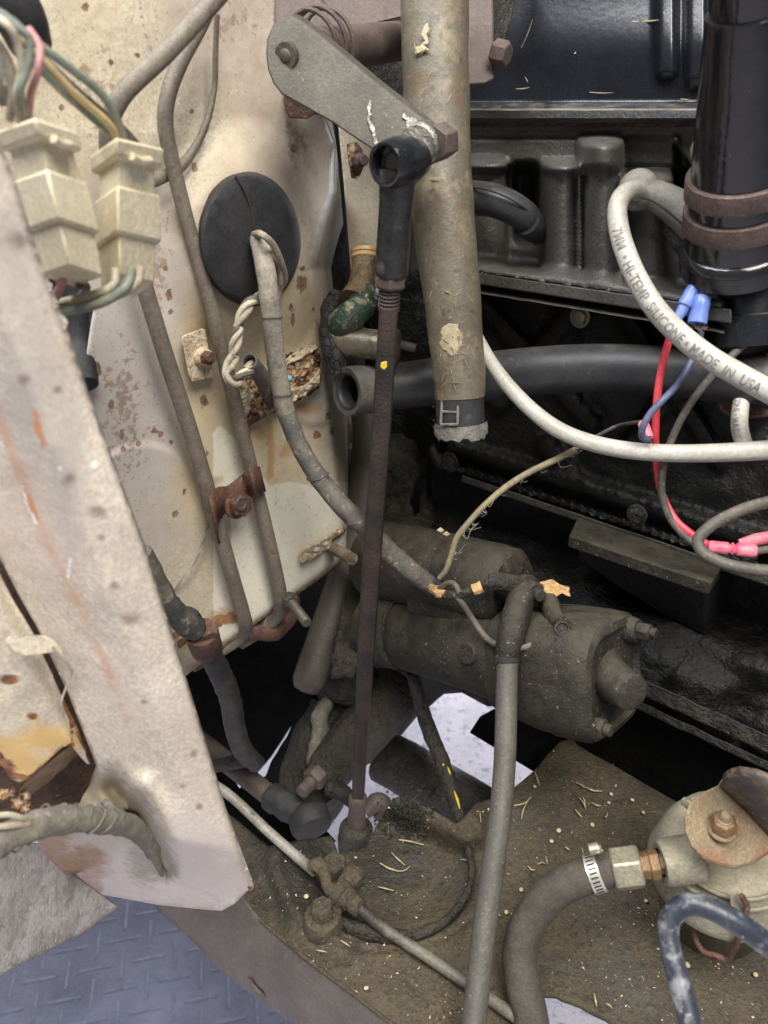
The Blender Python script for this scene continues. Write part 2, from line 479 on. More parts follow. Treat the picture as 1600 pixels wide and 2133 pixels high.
m_bighose = M('grimy_hose', (.150, .128, .088), (.095, .083, .062), 34, rough=.5, layers=(dict(kind='wave', scale=42, col=(.105, .090, .065), amt=.35),
    dict(scale=70, lo=.52, hi=.66, col=(.21, .165, .10), amt=.8), dict(scale=38, lo=.56, hi=.68, col=(.125, .078, .045), amt=.7), dict(scale=120, lo=.60, hi=.68, col=(.055, .05, .042), amt=.7),
    dict(scale=26, lo=.70, hi=.74, col=(.05, .055, .06), amt=.8),
    dict(scale=210, lo=.70, hi=.73, col=(.52, .47, .33), det=6, dist=1.2)), bump=((900, .07), (90, .05)))
m_arm = M('greasy_steel', (.068, .062, .050), (.095, .085, .068), 30, rough=.55, metal=.3, layers=(dict(scale=500, lo=.6, hi=.72, col=(.2, .18, .14), amt=.7), dict(scale=60, lo=.6, hi=.72, col=(.07, .062, .05), amt=.7)), bump=((900, .12),))
m_bare = M('scraped_steel', (.44, .42, .38), (.20, .185, .155), 120, lo=.42, hi=.58, rough=.3, metal=.75, bump=((500, .3),))
m_brown = M('brown_rusty_steel', (.070, .050, .044), (.10, .075, .065), 40, rough=.6, metal=.1, dust=((.17, .135, .11), .5, 1.6, .6), layers=(dict(scale=240, lo=.58, hi=.7, col=(.16, .10, .075), amt=.6),), bump=((700, .15),))
m_blackgloss = M('wet_black_paint', (.007, .008, .010), (.014, .015, .017), 60, rough=.12, spec=.6, layers=(dict(scale=700, lo=.68, hi=.74, col=(.35, .33, .3), amt=.5),), bump=((300, .08),))
m_rod = M('rod_steel', (.022, .020, .020), (.046, .032, .026), 60, rough=.5, metal=.2, layers=(dict(scale=60, lo=.61, hi=.70, col=(.07, .035, .024), amt=.6), dict(scale=600, lo=.66, hi=.72, col=(.3, .26, .2), amt=.5)), bump=((600, .25),))
m_valve = M('valve_cover_paint', (.008, .0095, .014), (.013, .0145, .020), 25, rough=.27, spec=.5, layers=(dict(scale=140, lo=.735, hi=.75, col=(.5, .46, .38), det=4), dict(scale=900, lo=.70, hi=.74, col=(.3, .28, .26), amt=.6)), dust=((.20, .18, .14), .75, 1.6, .9), bump=((220, .03),))
m_head = M('dark_cast_iron', (.080, .077, .072), (.108, .103, .094), 40, rough=.33, metal=.25, dust=((.13, .118, .085), .85, 1.6, .8), bump=((420, .22), (1100, .08)))
m_block = M('oily_black_iron', (.006, .006, .0062), (.010, .0096, .0092), 40, rough=.34, dust=((.06, .053, .04), .8, 1.6, .7), bump=((260, .4), (900, .15)))
m_cover = M('oily_black_cover', (.006, .006, .0063), (.009, .0088, .0085), 40, rough=.38, dust=((.05, .046, .036), .75, 1.6, .75), layers=(dict(scale=420, lo=.70, hi=.75, col=(.16, .15, .12), amt=.6),), bump=((420, .3), (120, .1)))
m_starter = M('dusty_starter', (.019, .017, .012), (.034, .030, .021), 45, rough=.58, metal=.15, dust=((.072, .062, .043), .42, 1.35, .8), layers=(dict(scale=480, lo=.64, hi=.69, col=(.30, .265, .19), amt=.9), dict(scale=24, lo=.5, hi=.62, col=(.048, .041, .028), amt=.75), dict(scale=200, lo=.56, hi=.66, col=(.012, .011, .009), amt=.8), dict(scale=60, lo=.60, hi=.7, col=(.04, .035, .028), amt=.7)), bump=((700, .3), (150, .1)))
m_grime = M('oily_grime', (.022, .020, .016), (.045, .039, .029), 40, rough=.46, layers=(dict(scale=420, lo=.64, hi=.70, col=(.17, .15, .11), amt=.8), dict(scale=120, lo=.58, hi=.66, col=(.012, .011, .010), amt=.8)), dust=((.085, .074, .053), .5, 1.4, .75), bump=((300, .6), (110, .4)))
m_frame = M('dirty_frame', (.115, .090, .052), (.070, .057, .036), 22, rough=.72, layers=(
    dict(kind='attr', attr='oil', scale=90, nz=.7, lo=.3, hi=.7, col=(.030, .028, .022), amt=.9, rough=.35),
    dict(scale=17, lo=.5, hi=.68, col=(.085, .078, .066), amt=.7), dict(scale=30, lo=.55, hi=.7, col=(.105, .072, .046), amt=.6),
    dict(scale=300, lo=.6, hi=.7, col=(.15, .13, .09), amt=.6), dict(scale=800, lo=.69, hi=.73, col=(.42, .37, .28), amt=.9, det=2),
    dict(scale=120, lo=.58, hi=.70, col=(.036, .032, .025), amt=.8), dict(scale=340, lo=.54, hi=.62, col=(.045, .038, .026), amt=.7), dict(scale=60, lo=.60, hi=.72, col=(.13, .125, .11), amt=.5)), bump=((520, .55), (150, .25)))
m_frameside = M('frame_side', (.12, .098, .078), (.085, .074, .066), 22, rough=.5, layers=(dict(scale=260, lo=.58, hi=.7, col=(.18, .15, .12), amt=.5),), bump=((800, .15),), stretch=(1, 1, 1))
m_liner = M('inner_guard', (.25, .23, .215), (.16, .14, .13), 40, rough=.7, layers=(dict(scale=130, lo=.52, hi=.62, col=(.12, .10, .095), amt=.7), dict(scale=300, lo=.6, hi=.7, col=(.36, .33, .30), amt=.7)), bump=((300, .3),))
m_cavity = M('rusty_cavity', (.05, .028, .018), (.10, .06, .035), 50, rough=.85, layers=(dict(scale=300, lo=.64, hi=.7, col=(.3, .22, .14), amt=.5),), bump=((300, .3),))
m_void = M('deep_shade_black', (.004, .004, .0045), (.006, .006, .006), 30, rough=.8, spec=.1, bump=((200, .3),))  # near-black carrying deep shade in its colour; also used on dark parts
m_rust = M('flaking_rust', RUST, RUST2, 120, rough=.75, metal=.1, layers=(dict(scale=110, lo=.45, hi=.53, det=7, col=(.42, .23, .10), col2=(.60, .48, .32), scale2=300), dict(scale=120, lo=.60, hi=.68, col=(.34, .15, .05))), bump=((350, .6), (900, .3)))
m_rustmetal = M('rusty_metal', (.15, .075, .05), (.085, .045, .035), 90, rough=.55, metal=.25, layers=(dict(scale=300, lo=.55, hi=.68, col=(.26, .15, .10), amt=.7),), bump=((600, .3),))
m_peel = M('peeling_cream', (.62, .54, .40), (.45, .33, .2), 150, rough=.7, layers=(dict(scale=300, lo=.58, hi=.68, col=(.25, .13, .07)),), bump=((350, .5),))
m_nylon = M('aged_nylon', (.70, .64, .48), (.63, .55, .38), 35, rough=.42, layers=(dict(scale=60, lo=.58, hi=.75, col=(.55, .43, .25), amt=.6),), bump=((900, .05),))
m_cable = M('silicone_cable', (.44, .43, .385), (.36, .345, .295), 35, rough=.42, layers=(dict(scale=90, lo=.56, hi=.72, col=(.38, .35, .28), amt=.7), dict(scale=420, lo=.66, hi=.72, col=(.28, .25, .2), amt=.6)), bump=((700, .04),))
m_print = M('grey_print', (.12, .12, .12), (.26, .255, .24), 260, rough=.6, bump=())
m_coil = M('gloss_black_coil', (.008, .008, .010), (.013, .013, .015), 30, rough=.12, spec=.55, layers=(dict(scale=500, lo=.70, hi=.74, col=(.3, .28, .24), amt=.5),), bump=((60, .02),))
m_strap = M('brown_strap', (.075, .052, .045), (.12, .085, .072), 70, rough=.5, metal=.35, dust=((.2, .165, .13), .6, 1.5, .7), bump=((600, .2),))
m_blue = M('blue_plastic', (.12, .19, .52), (.16, .24, .6), 60, rough=.35, bump=())
m_red = M('red_wire', (.62, .045, .065), (.68, .08, .10), 60, rough=.4, bump=())
m_pink = M('pink_plastic', (.78, .13, .22), (.85, .28, .33), 120, rough=.4, bump=((500, .1),))
m_bluewire = M('blue_wire', (.055, .075, .14), (.085, .10, .17), 60, rough=.45, bump=((900, .1),))
m_dirtywire = M('dirty_dark_wire', (.055, .052, .045), (.11, .10, .08), 70, rough=.6, layers=(dict(scale=500, lo=.62, hi=.7, col=(.3, .27, .2), amt=.7),), bump=((900, .1),))
m_greywire = M('grey_wire', (.115, .10, .078), (.07, .064, .055), 60, rough=.6, layers=(dict(scale=400, lo=.6, hi=.7, col=(.26, .235, .18), amt=.8),), bump=((900, .1),))
m_goldwire = M('tan_wire', (.30, .25, .14), (.20, .17, .11), 60, rough=.6, bump=((900, .1),))
m_green = M('faded_green_wire', (.20, .215, .17), (.12, .145, .125), 60, rough=.55, bump=())
m_palewire = M('pale_wire', (.48, .43, .30), (.36, .34, .26), 60, rough=.55, bump=())
m_yellow = M('yellow_wire', (.50, .39, .20), (.42, .32, .17), 60, rough=.55, bump=())
m_pinkwire = M('faded_pink_wire', (.48, .22, .21), (.33, .17, .17), 60, rough=.55, bump=())
m_tanwire = M('dusty_wire', (.36, .30, .22), (.27, .235, .18), 80, rough=.7, bump=((900, .1),))
m_floor = M('pale_concrete', (.76, .73, .82), (.62, .60, .69), 14, rough=.8, layers=(dict(scale=55, lo=.58, hi=.64, col=(.34, .34, .41), amt=.85), dict(scale=150, lo=.60, hi=.66, col=(.24, .24, .29), amt=.85)), bump=((90, .2),))
m_mat = M('blue_grey_mat', (.120, .126, .178), (.086, .091, .135), 7, rough=.45, layers=(dict(scale=160, lo=.66, hi=.72, col=(.25, .27, .38), amt=.5), dict(scale=3, lo=.45, hi=.7, col=(.19, .19, .30), amt=.7)), bump=((160, .12),))
m_pump = M('grey_cast_alloy', (.33, .305, .225), (.24, .22, .16), 45, rough=.55, metal=.35, dust=((.34, .30, .20), .4, 1.4, .5), layers=(dict(scale=300, lo=.55, hi=.7, col=(.36, .33, .25), amt=.6),), bump=((600, .2),))
m_bracket = M('rust_tinted_bracket', (.26, .205, .125), (.21, .145, .085), 45, rough=.55, metal=.25, layers=(dict(scale=50, lo=.52, hi=.66, col=(.22, .115, .065), amt=.8), dict(scale=400, lo=.6, hi=.7, col=(.33, .27, .17), amt=.6)), bump=((600, .2),))
m_bronze = M('rusty_hex', (.24, .155, .075), (.17, .095, .05), 120, rough=.5, metal=.4, bump=((500, .2),))
m_zinc = M('zinc_steel', (.42, .38, .27), (.34, .31, .24), 90, rough=.4, metal=.6, bump=((500, .12),))
m_clamp = M('bright_steel_band', (.62, .59, .52), (.50, .48, .42), 90, rough=.32, metal=.55, bump=((600, .05),))
m_slot = M('dark_slot', (.03, .027, .02), rough=.9, bump=())
m_brownhose = M('dusty_brown_hose', (.060, .050, .039), (.082, .070, .056), 45, rough=.75, layers=(dict(scale=700, lo=.62, hi=.72, col=(.2, .175, .14), amt=.6),), bump=((900, .3), (200, .1)))
m_bluehose = M('blue_black_hose', (.022, .027, .042), (.042, .048, .062), 60, rough=.33, layers=(dict(scale=120, lo=.50, hi=.66, col=(.25, .25, .26), amt=.8), dict(scale=200, lo=.64, hi=.7, col=(.42, .40, .34))), bump=((700, .1),))
m_glass = M('dirty_bowl_glass', (.07, .062, .045), (.10, .09, .062), 50, rough=.22, spec=.6, layers=(dict(scale=120, lo=.55, hi=.7, col=(.13, .115, .08), amt=.7),), bump=((300, .05),))
m_tin = M('silver_tube', (.34, .325, .28), (.22, .205, .165), 50, rough=.5, metal=.15, layers=(dict(scale=130, lo=.6, hi=.68, col=(.10, .09, .075), amt=.8),), bump=((800, .1),))
m_brass = M('dirty_brass', (.24, .17, .085), (.13, .09, .05), 70, rough=.5, metal=.3, layers=(dict(scale=160, lo=.55, hi=.66, col=(.09, .07, .05)),), bump=((400, .3),))
m_greenpaint = M('green_wet_hose', (.022, .048, .028), (.045, .055, .040), 60, rough=.16, layers=(dict(scale=130, lo=.53, hi=.62, col=(.20, .20, .13)), dict(scale=260, lo=.62, hi=.68, col=(.42, .40, .26))), bump=((250, .3),))
m_foil = M('shiny_grimy_pipe', (.24, .215, .155), (.12, .105, .08), 60, rough=.28, metal=.5, layers=(dict(scale=130, lo=.58, hi=.7, col=(.42, .37, .24)),), bump=((250, .1),))
m_cracked = M('cracked_seal', (.020, .020, .022), (.035, .034, .033), 60, rough=.6, layers=(dict(kind='vor', feat='DISTANCE_TO_EDGE', scale=190, lo=.10, hi=.02, col=(.004, .004, .004), dig=1.2),), bump=((600, .3),))
m_bar = M('scuffed_bar', (.118, .124, .18), (.165, .172, .235), 60, rough=.32, bump=())
m_fibre = M('torn_fibre', (.31, .265, .165), (.20, .165, .10), 120, rough=.8, bump=())
m_straw = M('dry_straw', (.52, .43, .25), (.33, .26, .14), 120, rough=.7, bump=())
m_seed = M('pale_seed', (.60, .48, .31), (.48, .36, .22), 200, rough=.6, bump=())
m_yel = M('yellow_paint', (.78, .55, .03), (.6, .4, .02), 90, rough=.5, bump=())
m_cyan = M('turquoise_plastic', (.12, .58, .68), rough=.4, bump=())
m_chip = M('torn_card', (.55, .36, .16), (.42, .26, .11), 120, rough=.85, bump=((400, .3),))
m_scrape = M('pale_scuff', (.40, .345, .225), (.30, .25, .15), 200, rough=.7, bump=())
m_web = M('cobweb', (.42, .40, .36), rough=.8, bump=())
# ================================================================ SETTING
def flat_poly(name, px, dfun, mat, kind='structure', step=60):
    o = sheet(name, px, dfun, mat, step=step, solid=0)
    o['kind'] = kind
    return o
zf = 0.0
mb = MB(); mb.add([(-4, -2, 0), (5, -2, 0), (5, 7, 0), (-4, 7, 0)], [[0, 1, 2, 3]])
o = obj('floor', mb, m_floor); tag(o, kind='structure')
# tread mat lying on the floor at the front left, with raised bars
matr = thing('floor_mat', 'blue-grey tread mat with raised bars on the floor below the cream fender post', 'floor mat', P(200, 2050, dFL(200, 2050)))
mat_px = [(-420, 1760), (300, 1760), (640, 2060), (860, 2400), (-300, 2400)]
c = [P(x, y, dFL(x, y, .012)) for x, y in mat_px]
mb = MB(); prism(mb, c, Vector((0, 0, -.0045))); obj('mat_sheet', mb, m_mat, matr)
e1 = (P(440, 2004, dFL(440, 2004)) - P(340, 2024, dFL(340, 2024))); e1.z = 0; e1.normalize()
e2 = Vector((-e1.y, e1.x, 0))
barm = MB(); box(barm, Vector((0, 0, 0)), e1 * .0205, e2 * .0019, Vector((0, 0, .0005)))
me_bar = None
o0 = P(250, 2060, dFL(250, 2060, .012)); o0.z = .0055
mpoly = [(p.x, p.y) for p in c]
nb = 0
for i in range(-22, 23):
    for j in range(-14, 15):
        p = o0 + e1 * (i * .034) + e2 * (j * .034)
        if (i + j) % 2 == 0: a = 0
        else: a = 1
        if not inside(p.x, p.y, mpoly): continue
        r_ = p - CAM
        u_ = 800 + F * r_.x / (r_.y * cp - r_.z * sp); v_ = 1066.5 - F * (r_.y * sp + r_.z * cp) / (r_.y * cp - r_.z * sp)
        if not (-60 < u_ < 660 and 1840 < v_ < 2190): continue
        if u_ > 330 + (v_ - 1880) * 1.2: continue
        if me_bar is None:
            b0 = obj('tread_bar', barm, m_bar, matr); me_bar = b0.data; ob = b0
        else:
            ob = bpy.data.objects.new('tread_bar', me_bar); COL.objects.link(ob); ob.parent = matr
        ob.location = p - ROOT[matr]
        if nb == 0:
            me_bar.transform(Matrix.Translation(ROOT[matr])) 
        ob.rotation_euler = (0, 0, math.pi / 2 * a)
        nb += 1
# shade painted as an added near-black arch far behind the opening
backdrop = [(120, 1050), (900, 940), (880, 1300), (850, 1440), (690, 1455), (640, 1490), (603, 1516), (585, 1545), (562, 1580), (535, 1612), (508, 1624), (470, 1612), (440, 1680), (300, 1660)]
o = sheet('shade_backdrop', backdrop, lambda x, y: 1.86 + .25 * math.cos((x - 480) / 260), m_void, step=30, solid=.004, jag=3)
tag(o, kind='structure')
o = sheet('shade_filler', [(380, 1560), (470, 1612), (486, 1622), (498, 1642), (514, 1632), (540, 1622), (620, 1590), (690, 1600), (722, 1640), (704, 1660), (690, 1690), (680, 1730), (700, 1752), (560, 1800), (440, 1740)], lambda x, y: 1.62 - .0004 * (y - 1650), m_void, step=24, solid=.004, jag=3)  # added near-black filler standing in for the shade under the bay
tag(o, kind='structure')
# ================================================================ FIREWALL
fire = thing('firewall', 'stained cream painted firewall panel with rust spots behind the metal brake pipes', 'firewall', PX(fw(500, 800)))
def xc(y):   # crease where the face turns back
    pts = [(-100, 640), (230, 668), (300, 690), (400, 688), (480, 662), (560, 640), (640, 652), (720, 668), (900, 690), (1000, 700), (1170, 722), (1300, 725)]
    for a, b in zip(pts[:-1], pts[1:]):
        if y <= b[0]: return a[1] + (b[1] - a[1]) * (y - a[0]) / (b[0] - a[0])
    return 725
def d_fire(x, y):
    o = 0
    # raised swelling round the big grommet that fades towards the lower edge
    q = math.hypot((x - 520) / 190, (y - 500) / 230); o += .045 * (1 - sm(.55, 1.15, q))
    o += .03 * (1 - sm(230, 420, y)) * sm(560, 700, x)
    # round pressing at lower left, seen as an arc
    q = math.hypot((x - 300) / 138, (y - 1090) / 172); o += .006 * (1 - sm(.93, 1.0, q))
    q = math.hypot((x - 655) / 75, (y - 810) / 85); o += .010 * (1 - sm(.8, 1.0, q))
    # wavy hand-beaten metal
    o += .0022 * mn.noise(Vector((x * .008, y * .008, 0))) + .0005 * mn.noise(Vector((x * .03, y * .03, 5)))
    k = max(0, x - xc(y)); o -= k * .0042 + .00003 * k * k
    # rolled lower edge
    ye = 1400 - (x - 395) * .72; o -= .03 * sm(-16, 8, y - ye)
    return dFW(x, y) - o
f_out = [(-140, -90), (575, -90), (572, 60), (566, 160), (605, 232), (690, 245), (706, 330), (722, 480), (730, 590), (735, 700), (738, 850), (742, 1000), (741, 1090), (735, 1158),
         (560, 1281), (395, 1402), (300, 1470), (60, 1500), (-140, 1400)]
hole = [(108, 548), (178, 556), (196, 650), (188, 700), (176, 790), (120, 790), (90, 640)]
fa = dict(
    pink=marks([(250, 820, 190, 330), (560, 160, 60, 160), (470, 60, 140, 120), (640, 330, 60, 90), (330, 560, 90, 160)]),
    grey=marks([(250, 800, 150, 330), (660, 860, 60, 200), (700, 600, 40, 320)]),
    yellow=marks([(560, 930, 130, 120), (520, 850, 90, 60), (640, 690, 60, 120), (440, 760, 60, 220), (580, 640, 60, 120), (430, 1010, 60, 60)]),
    pale=lambda x, y: max(0, min(1, .5 + (y - (1010 + 45 * mn.noise(Vector((x * .013, 0, 0))) - max(0, 560 - x) * 1.2)) / 60)) * sm(425, 470, x),
    rust=marks([(203, 768, 9, 15), (232, 843, 6, 9), (255, 905, 4, 10), (257, 935, 6, 6), (288, 925, 6, 6), (384, 1024, 6, 7), (365, 1070, 6, 7), (405, 350, 6, 11), (612, 310, 6, 10), (352, 615, 7, 14), (232, 130, 7, 7),
                (287, 115, 6, 6), (178, 14, 6, 10), (355, 650, 5, 7), (345, 560, 5, 6), (128, 225, 6, 7), (425, 835, 8, 14), (606, 640, 5, 9), (610, 665, 4, 14), (652, 645, 3, 5), (683, 865, 5, 10), (692, 898, 5, 8),
                (335, 905, 5, 6), (355, 922, 5, 6), (320, 898, 7, 5), (628, 590, 10, 16), (630, 560, 7, 7), (470, 1290, 26, 9), (430, 945, 4, 6), (660, 905, 8, 8), (333, 235, 4, 5), (400, 232, 4, 5), (345, 190, 5, 5)],
               [([(352, 1330), (395, 1310), (440, 1300)], 6), ([(452, 1300), (482, 1284)], 9), ([(500, 890), (580, 850)], 5), ([(445, 1040), (540, 1005)], 4), ([(395, 1400), (735, 1157)], 2.2)]),
    orange=marks([(600, 935, 16, 14), (590, 945, 10, 8), (440, 1000, 25, 12), (470, 1285, 36, 18), (415, 1320, 30, 14), (530, 900, 30, 14), (380, 1340, 40, 12), (640, 850, 30, 14)], [([(560, 880), (566, 930), (562, 990)], 9), ([(600, 850), (610, 905)], 7), ([(395, 1398), (520, 1308), (735, 1155)], 7), ([(470, 1060), (478, 1120)], 7)]),
    speck=marks([(260, 850, 90, 300), (200, 200, 110, 170), (330, 560, 60, 200), (620, 300, 60, 140), (470, 60, 110, 90)]),
    scratch=marks([], [([(446, 100), (452, 170), (440, 250), (420, 310), (385, 345)], 2.0), ([(437, 1090), (412, 1160), (365, 1230)], 2.4), ([(290, 0), (300, 60), (318, 120)], 1.6)]))
sheet('panel', f_out, d_fire, m_fire, fire, holes=[hole], step=7, solid=.0012, attrs=fa)
sheet('gap_backing', [(560, -120), (980, -120), (980, 920), (700, 920), (640, 400)], lambda x, y: dFW(x, y) + .26 + .02 * mn.noise(Vector((x * .02, y * .02, 0))), m_grime, fire, step=24)  # dark backing added in the gap, where only shade would show
# narrow flange beyond the seam, with a bolt plate
sheet('flange', [(697, 236), (800, 236), (806, 420), (800, 640), (756, 640), (735, 600), (722, 480), (708, 330)], lambda x, y: dFW(x, y) + .15 - (x - 700) * .0006, m_fire, fire, step=10)
mb = MB(); T(mb, [fw(699, 246, .0), fw(712, 380, -.04), fw(727, 560, -.07), fw(733, 640, -.09)], 4, n=8); obj('seam', mb, m_rubber, fire)
# rusty bare plates pressed into the firewall
def ragged(pts, jag, seed):
    out = []
    for p in densify(pts, 9):
        out.append((p.x + jag * mn.noise(Vector((p.x * .15, p.y * .15, seed))) * 2, p.y + jag * mn.noise(Vector((p.x * .15, p.y * .15, seed + 7))) * 2))
    return out
def crust(name, outline, off, amp, mat, parent, step=5, seed=1):
    return sheet(name, ragged(outline, 2, seed), lambda x, y: d_fire(x, y) - off - amp * (mn.noise(Vector((x * .06, y * .06, seed))) + .8 * mn.noise(Vector((x * .16, y * .16, seed)))), mat, parent, step=step, solid=.0015, smooth=30)
crust('rust_patch', [(484, 800), (560, 770), (590, 745), (655, 715), (668, 740), (668, 800), (640, 830), (605, 838), (575, 846), (520, 888), (498, 888), (490, 850)], .032, .010, m_rust, fire, seed=3)
crust('paint_flake', [(589, 752), (655, 716), (664, 726), (612, 752), (592, 768)], .044, .006, m_peel, fire, seed=5)
crust('paint_flake', [(600, 815), (640, 800), (668, 770), (668, 798), (640, 822), (606, 838)], .044, .008, m_peel, fire, seed=8)
crust('paint_flake', [(484, 802), (512, 796), (530, 820), (520, 860), (502, 886), (492, 850)], .042, .010, m_peel, fire, seed=11)
crust('paint_flake', [(552, 838), (578, 838), (576, 850), (560, 866), (548, 854)], .044, .006, m_peel, fire, seed=13)
crust('bare_patch', [(625, 1152), (668, 1126), (716, 1092), (722, 1106), (696, 1124), (690, 1140), (676, 1150), (630, 1176)], .024, .010, m_peel, fire, seed=21)
# ---- mounting plate with a stud nut
b = thing('mounting_plate', 'small cream painted plate with a rusty stud between the two brake pipes', 'bracket', PX(fw(412, 740)))
mb = MB(); slab(mb, [fw(378, 700, .03), fw(420, 684, .03), (428, 686, dFW(428, 686) - .03), fw(446, 786, .03), fw(400, 796, .03), fw(392, 780, .03)], .02); obj('plate', mb, m_peel, b, bevel=.0008)
fn = Vector((0.758, -0.652, 0)); fn = (fn + Vector((0, 0, .1))).normalized()
mb = MB(); lathe(mb, PX(fw(420, 744, .03)), fn, [(0, rp(20, 1.1)), (.004, rp(17, 1.1)), (.007, rp(13, 1.1))], 20); obj('boss', mb, m_peel, b)
mb = MB(); hexa(mb, PX(fw(428, 745, .045)), fn, rp(14, 1.1), .005); lathe(mb, PX(fw(430, 745, .058)), fn, [(0, rp(9, 1.1)), (.003, rp(8, 1.1))], 14); obj('nut', mb, m_rustmetal, b, bevel=.0004)
# ---- stud at the lower right corner
def stud(mb, A, B, r, pitch=3.2, n=14):
    a, bb = PX(A), PX(B); ln = (bb - a).length; d = (A[2] + B[2]) / 2; R = rp(r, d); ps = rp(pitch, d)
    prof = []; t = 0; k = 0
    while t < ln:
        prof.append((t, R if k % 2 == 0 else R * .84)); t += ps * .5; k += 1
    prof += [(ln, R * .85)]
    lathe(mb, a, bb - a, prof, n)
s_ = thing('threaded_stud', 'rusty threaded stud poking out of the lower right corner of the firewall', 'stud', PX(fw(690, 1140, .02)))
mb = MB(); stud(mb, fw(683, 1136, -.02), (733, 1164, dFW(683, 1136) - .10), 13); obj('thread', mb, m_rustypipe, s_)
# ---- rusty bolt hanging below the firewall edge
s_ = thing('bracket_bolt', 'grey bolt with nut under the lower edge of the firewall beside the bent pipe', 'bolt', PX(fw(610, 1260, .0)))
mb = MB(); slab(mb, [fw(575, 1278, -.03), fw(600, 1236, -.03), fw(622, 1232, -.03), fw(626, 1256, -.03), fw(600, 1300, -.03), fw(560, 1320, -.03)], .03); obj('tab', mb, m_rustmetal, s_, bevel=.0006)
mb = MB(); a, b_ = PX((602, 1246, 1.27)), PX((640, 1298, 1.20)); hexa(mb, a, b_ - a, rp(17, 1.25), rp(20, 1.25)); obj('nut', mb, m_arm, s_)
mb = MB(); stud(mb, (608, 1256, 1.26), (640, 1298, 1.21), 11); obj('thread', mb, m_arm, s_)
mb = MB(); T(mb, [fw(520, 1320, -.03), fw(570, 1310, -.03), fw(620, 1275, -.03)], [12, 26, 12], n=10); obj('lug', mb, m_rustmetal, s_)
# ---- underside behind the lower edge
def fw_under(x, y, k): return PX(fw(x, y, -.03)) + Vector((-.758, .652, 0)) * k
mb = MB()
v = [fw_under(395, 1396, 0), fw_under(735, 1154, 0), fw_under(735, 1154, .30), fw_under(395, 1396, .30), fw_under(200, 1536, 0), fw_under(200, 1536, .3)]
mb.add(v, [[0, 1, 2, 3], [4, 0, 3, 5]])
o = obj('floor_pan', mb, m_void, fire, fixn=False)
# ================================================================ GROMMET + HARNESS
g = thing('rubber_grommet', 'big round black rubber grommet with a slit and wires in the firewall', 'grommet', PX(fw(520, 498, .04)))
gc, gr = (520, 498), (106, 139)
def gpt(a, k, off): 
    x = gc[0] + math.cos(a) * gr[0] * k; y = gc[1] + math.sin(a) * gr[1] * k + math.cos(a) * 6 * k
    return PX((x, y, dFW(x, y) - .048 - off))
mb = MB(); vs = []; fs = []
prof = [(1.0, -.03), (1.01, .004), (.985, .018), (.95, .026), (.88, .030), (.7, .033), (.45, .035), (.2, .036), (.02, .036)]
n = 56
for k, off in prof:
    for j in range(n): vs.append(gpt(2 * math.pi * j / n, k, off))
for k in range(len(prof) - 1):
    for j in range(n): fs.append([k * n + j, k * n + (j + 1) % n, (k + 1) * n + (j + 1) % n, (k + 1) * n + j])
fs.append([(len(prof) - 1) * n + j for j in range(n)])
mb.add(vs, fs); obj('disc', mb, m_rubber, g, disp=(.0004, 120))
mb = MB(); T(mb, [fw(491, 366, .078), fw(508, 395, .083), fw(521, 430, .084), fw(528, 470, .084), fw(533, 500, .084)], 2.6, n=6); obj('slit', mb, m_slot, g)
# harness out of the grommet down to the starter
h = thing('wiring_loom', 'dusty taped wiring loom running from the round grommet down to the starter', 'wiring loom', PX(fw(540, 500, .1)))
pts = [fw(533, 492, .07), fw(545, 520, .12), fw(557, 590, .14), fw(566, 660, .14), fw(573, 730, .13), fw(583, 800, .12), (595, 858, 1.07), (622, 925, 1.08), (662, 992, 1.09), (712, 1053, 1.10), (760, 1098, 1.12), (810, 1150, 1.14), (860, 1192, 1.16), (906, 1226, 1.18)]
mb = MB(); T(mb, pts[:7], [18, 20, 21, 21, 20, 20, 20], n=16, lump=.0006, lsc=220); obj('loom_upper', mb, m_loom, h)
mb = MB(); T(mb, pts[6:], [20, 19, 20, 21, 22, 22, 21, 19], n=16, lump=.0006, lsc=220); obj('loom_lower', mb, m_loomdark, h)
for i, (k, sl) in enumerate(((3, .35), (5.4, .4), (8, .4), (9.6, .3), (11.2, .3))):
    i0 = int(k); a = Vector(pts[i0]).lerp(Vector(pts[i0 + 1]), k - i0); d_ = (Vector(pts[i0 + 1]) - Vector(pts[i0])).normalized()
    mb = MB(); c0 = PX(a); tn = (PX(pts[i0 + 1]) - PX(pts[i0])).normalized(); u, b2 = basis(tn)
    ring = [c0 + (u * math.cos(t) + b2 * math.sin(t)) * rp(21.6, a[2]) + tn * math.cos(t) * rp(10, a[2]) for t in [2 * math.pi * q / 20 for q in range(21)]]
    tube(mb, ring, rp(1.5, a[2]), n=5, sub=1); obj('tape_edge', mb, m_loomdark, h)
mb = MB(); T(mb, [(902, 1224, 1.165), (925, 1238, 1.125), (955, 1239, 1.10), (990, 1226, 1.09), (1025, 1213, 1.09)], [11, 11, 10, 10, 11], n=10); obj('bare_lead', mb, m_grime, h)
for sg_ in ([(902, 1226, 1.16), (918, 1235, 1.13), (938, 1240, 1.108)], [(985, 1229, 1.088), (1004, 1222, 1.086)]):
    mb = MB(); T(mb, sg_, [11, 12, 5][:len(sg_)], n=9, lump=.0008, lsc=300); obj('peeled_insulation', mb, m_chip, h)
mb = MB(); T(mb, [fw(530, 488, .09), fw(548, 490, .15), fw(570, 512, .15), fw(585, 545, .14), fw(594, 580, .12), fw(582, 605, .10), fw(572, 640, .1)], 7, n=8); obj('wire_loop', mb, m_tanwire, h)
mb = MB(); T(mb, [fw(548, 505, .12), fw(566, 530, .14), fw(582, 556, .13), fw(585, 590, .12)], 6, n=8); obj('wire_loop', mb, m_tanwire, h)
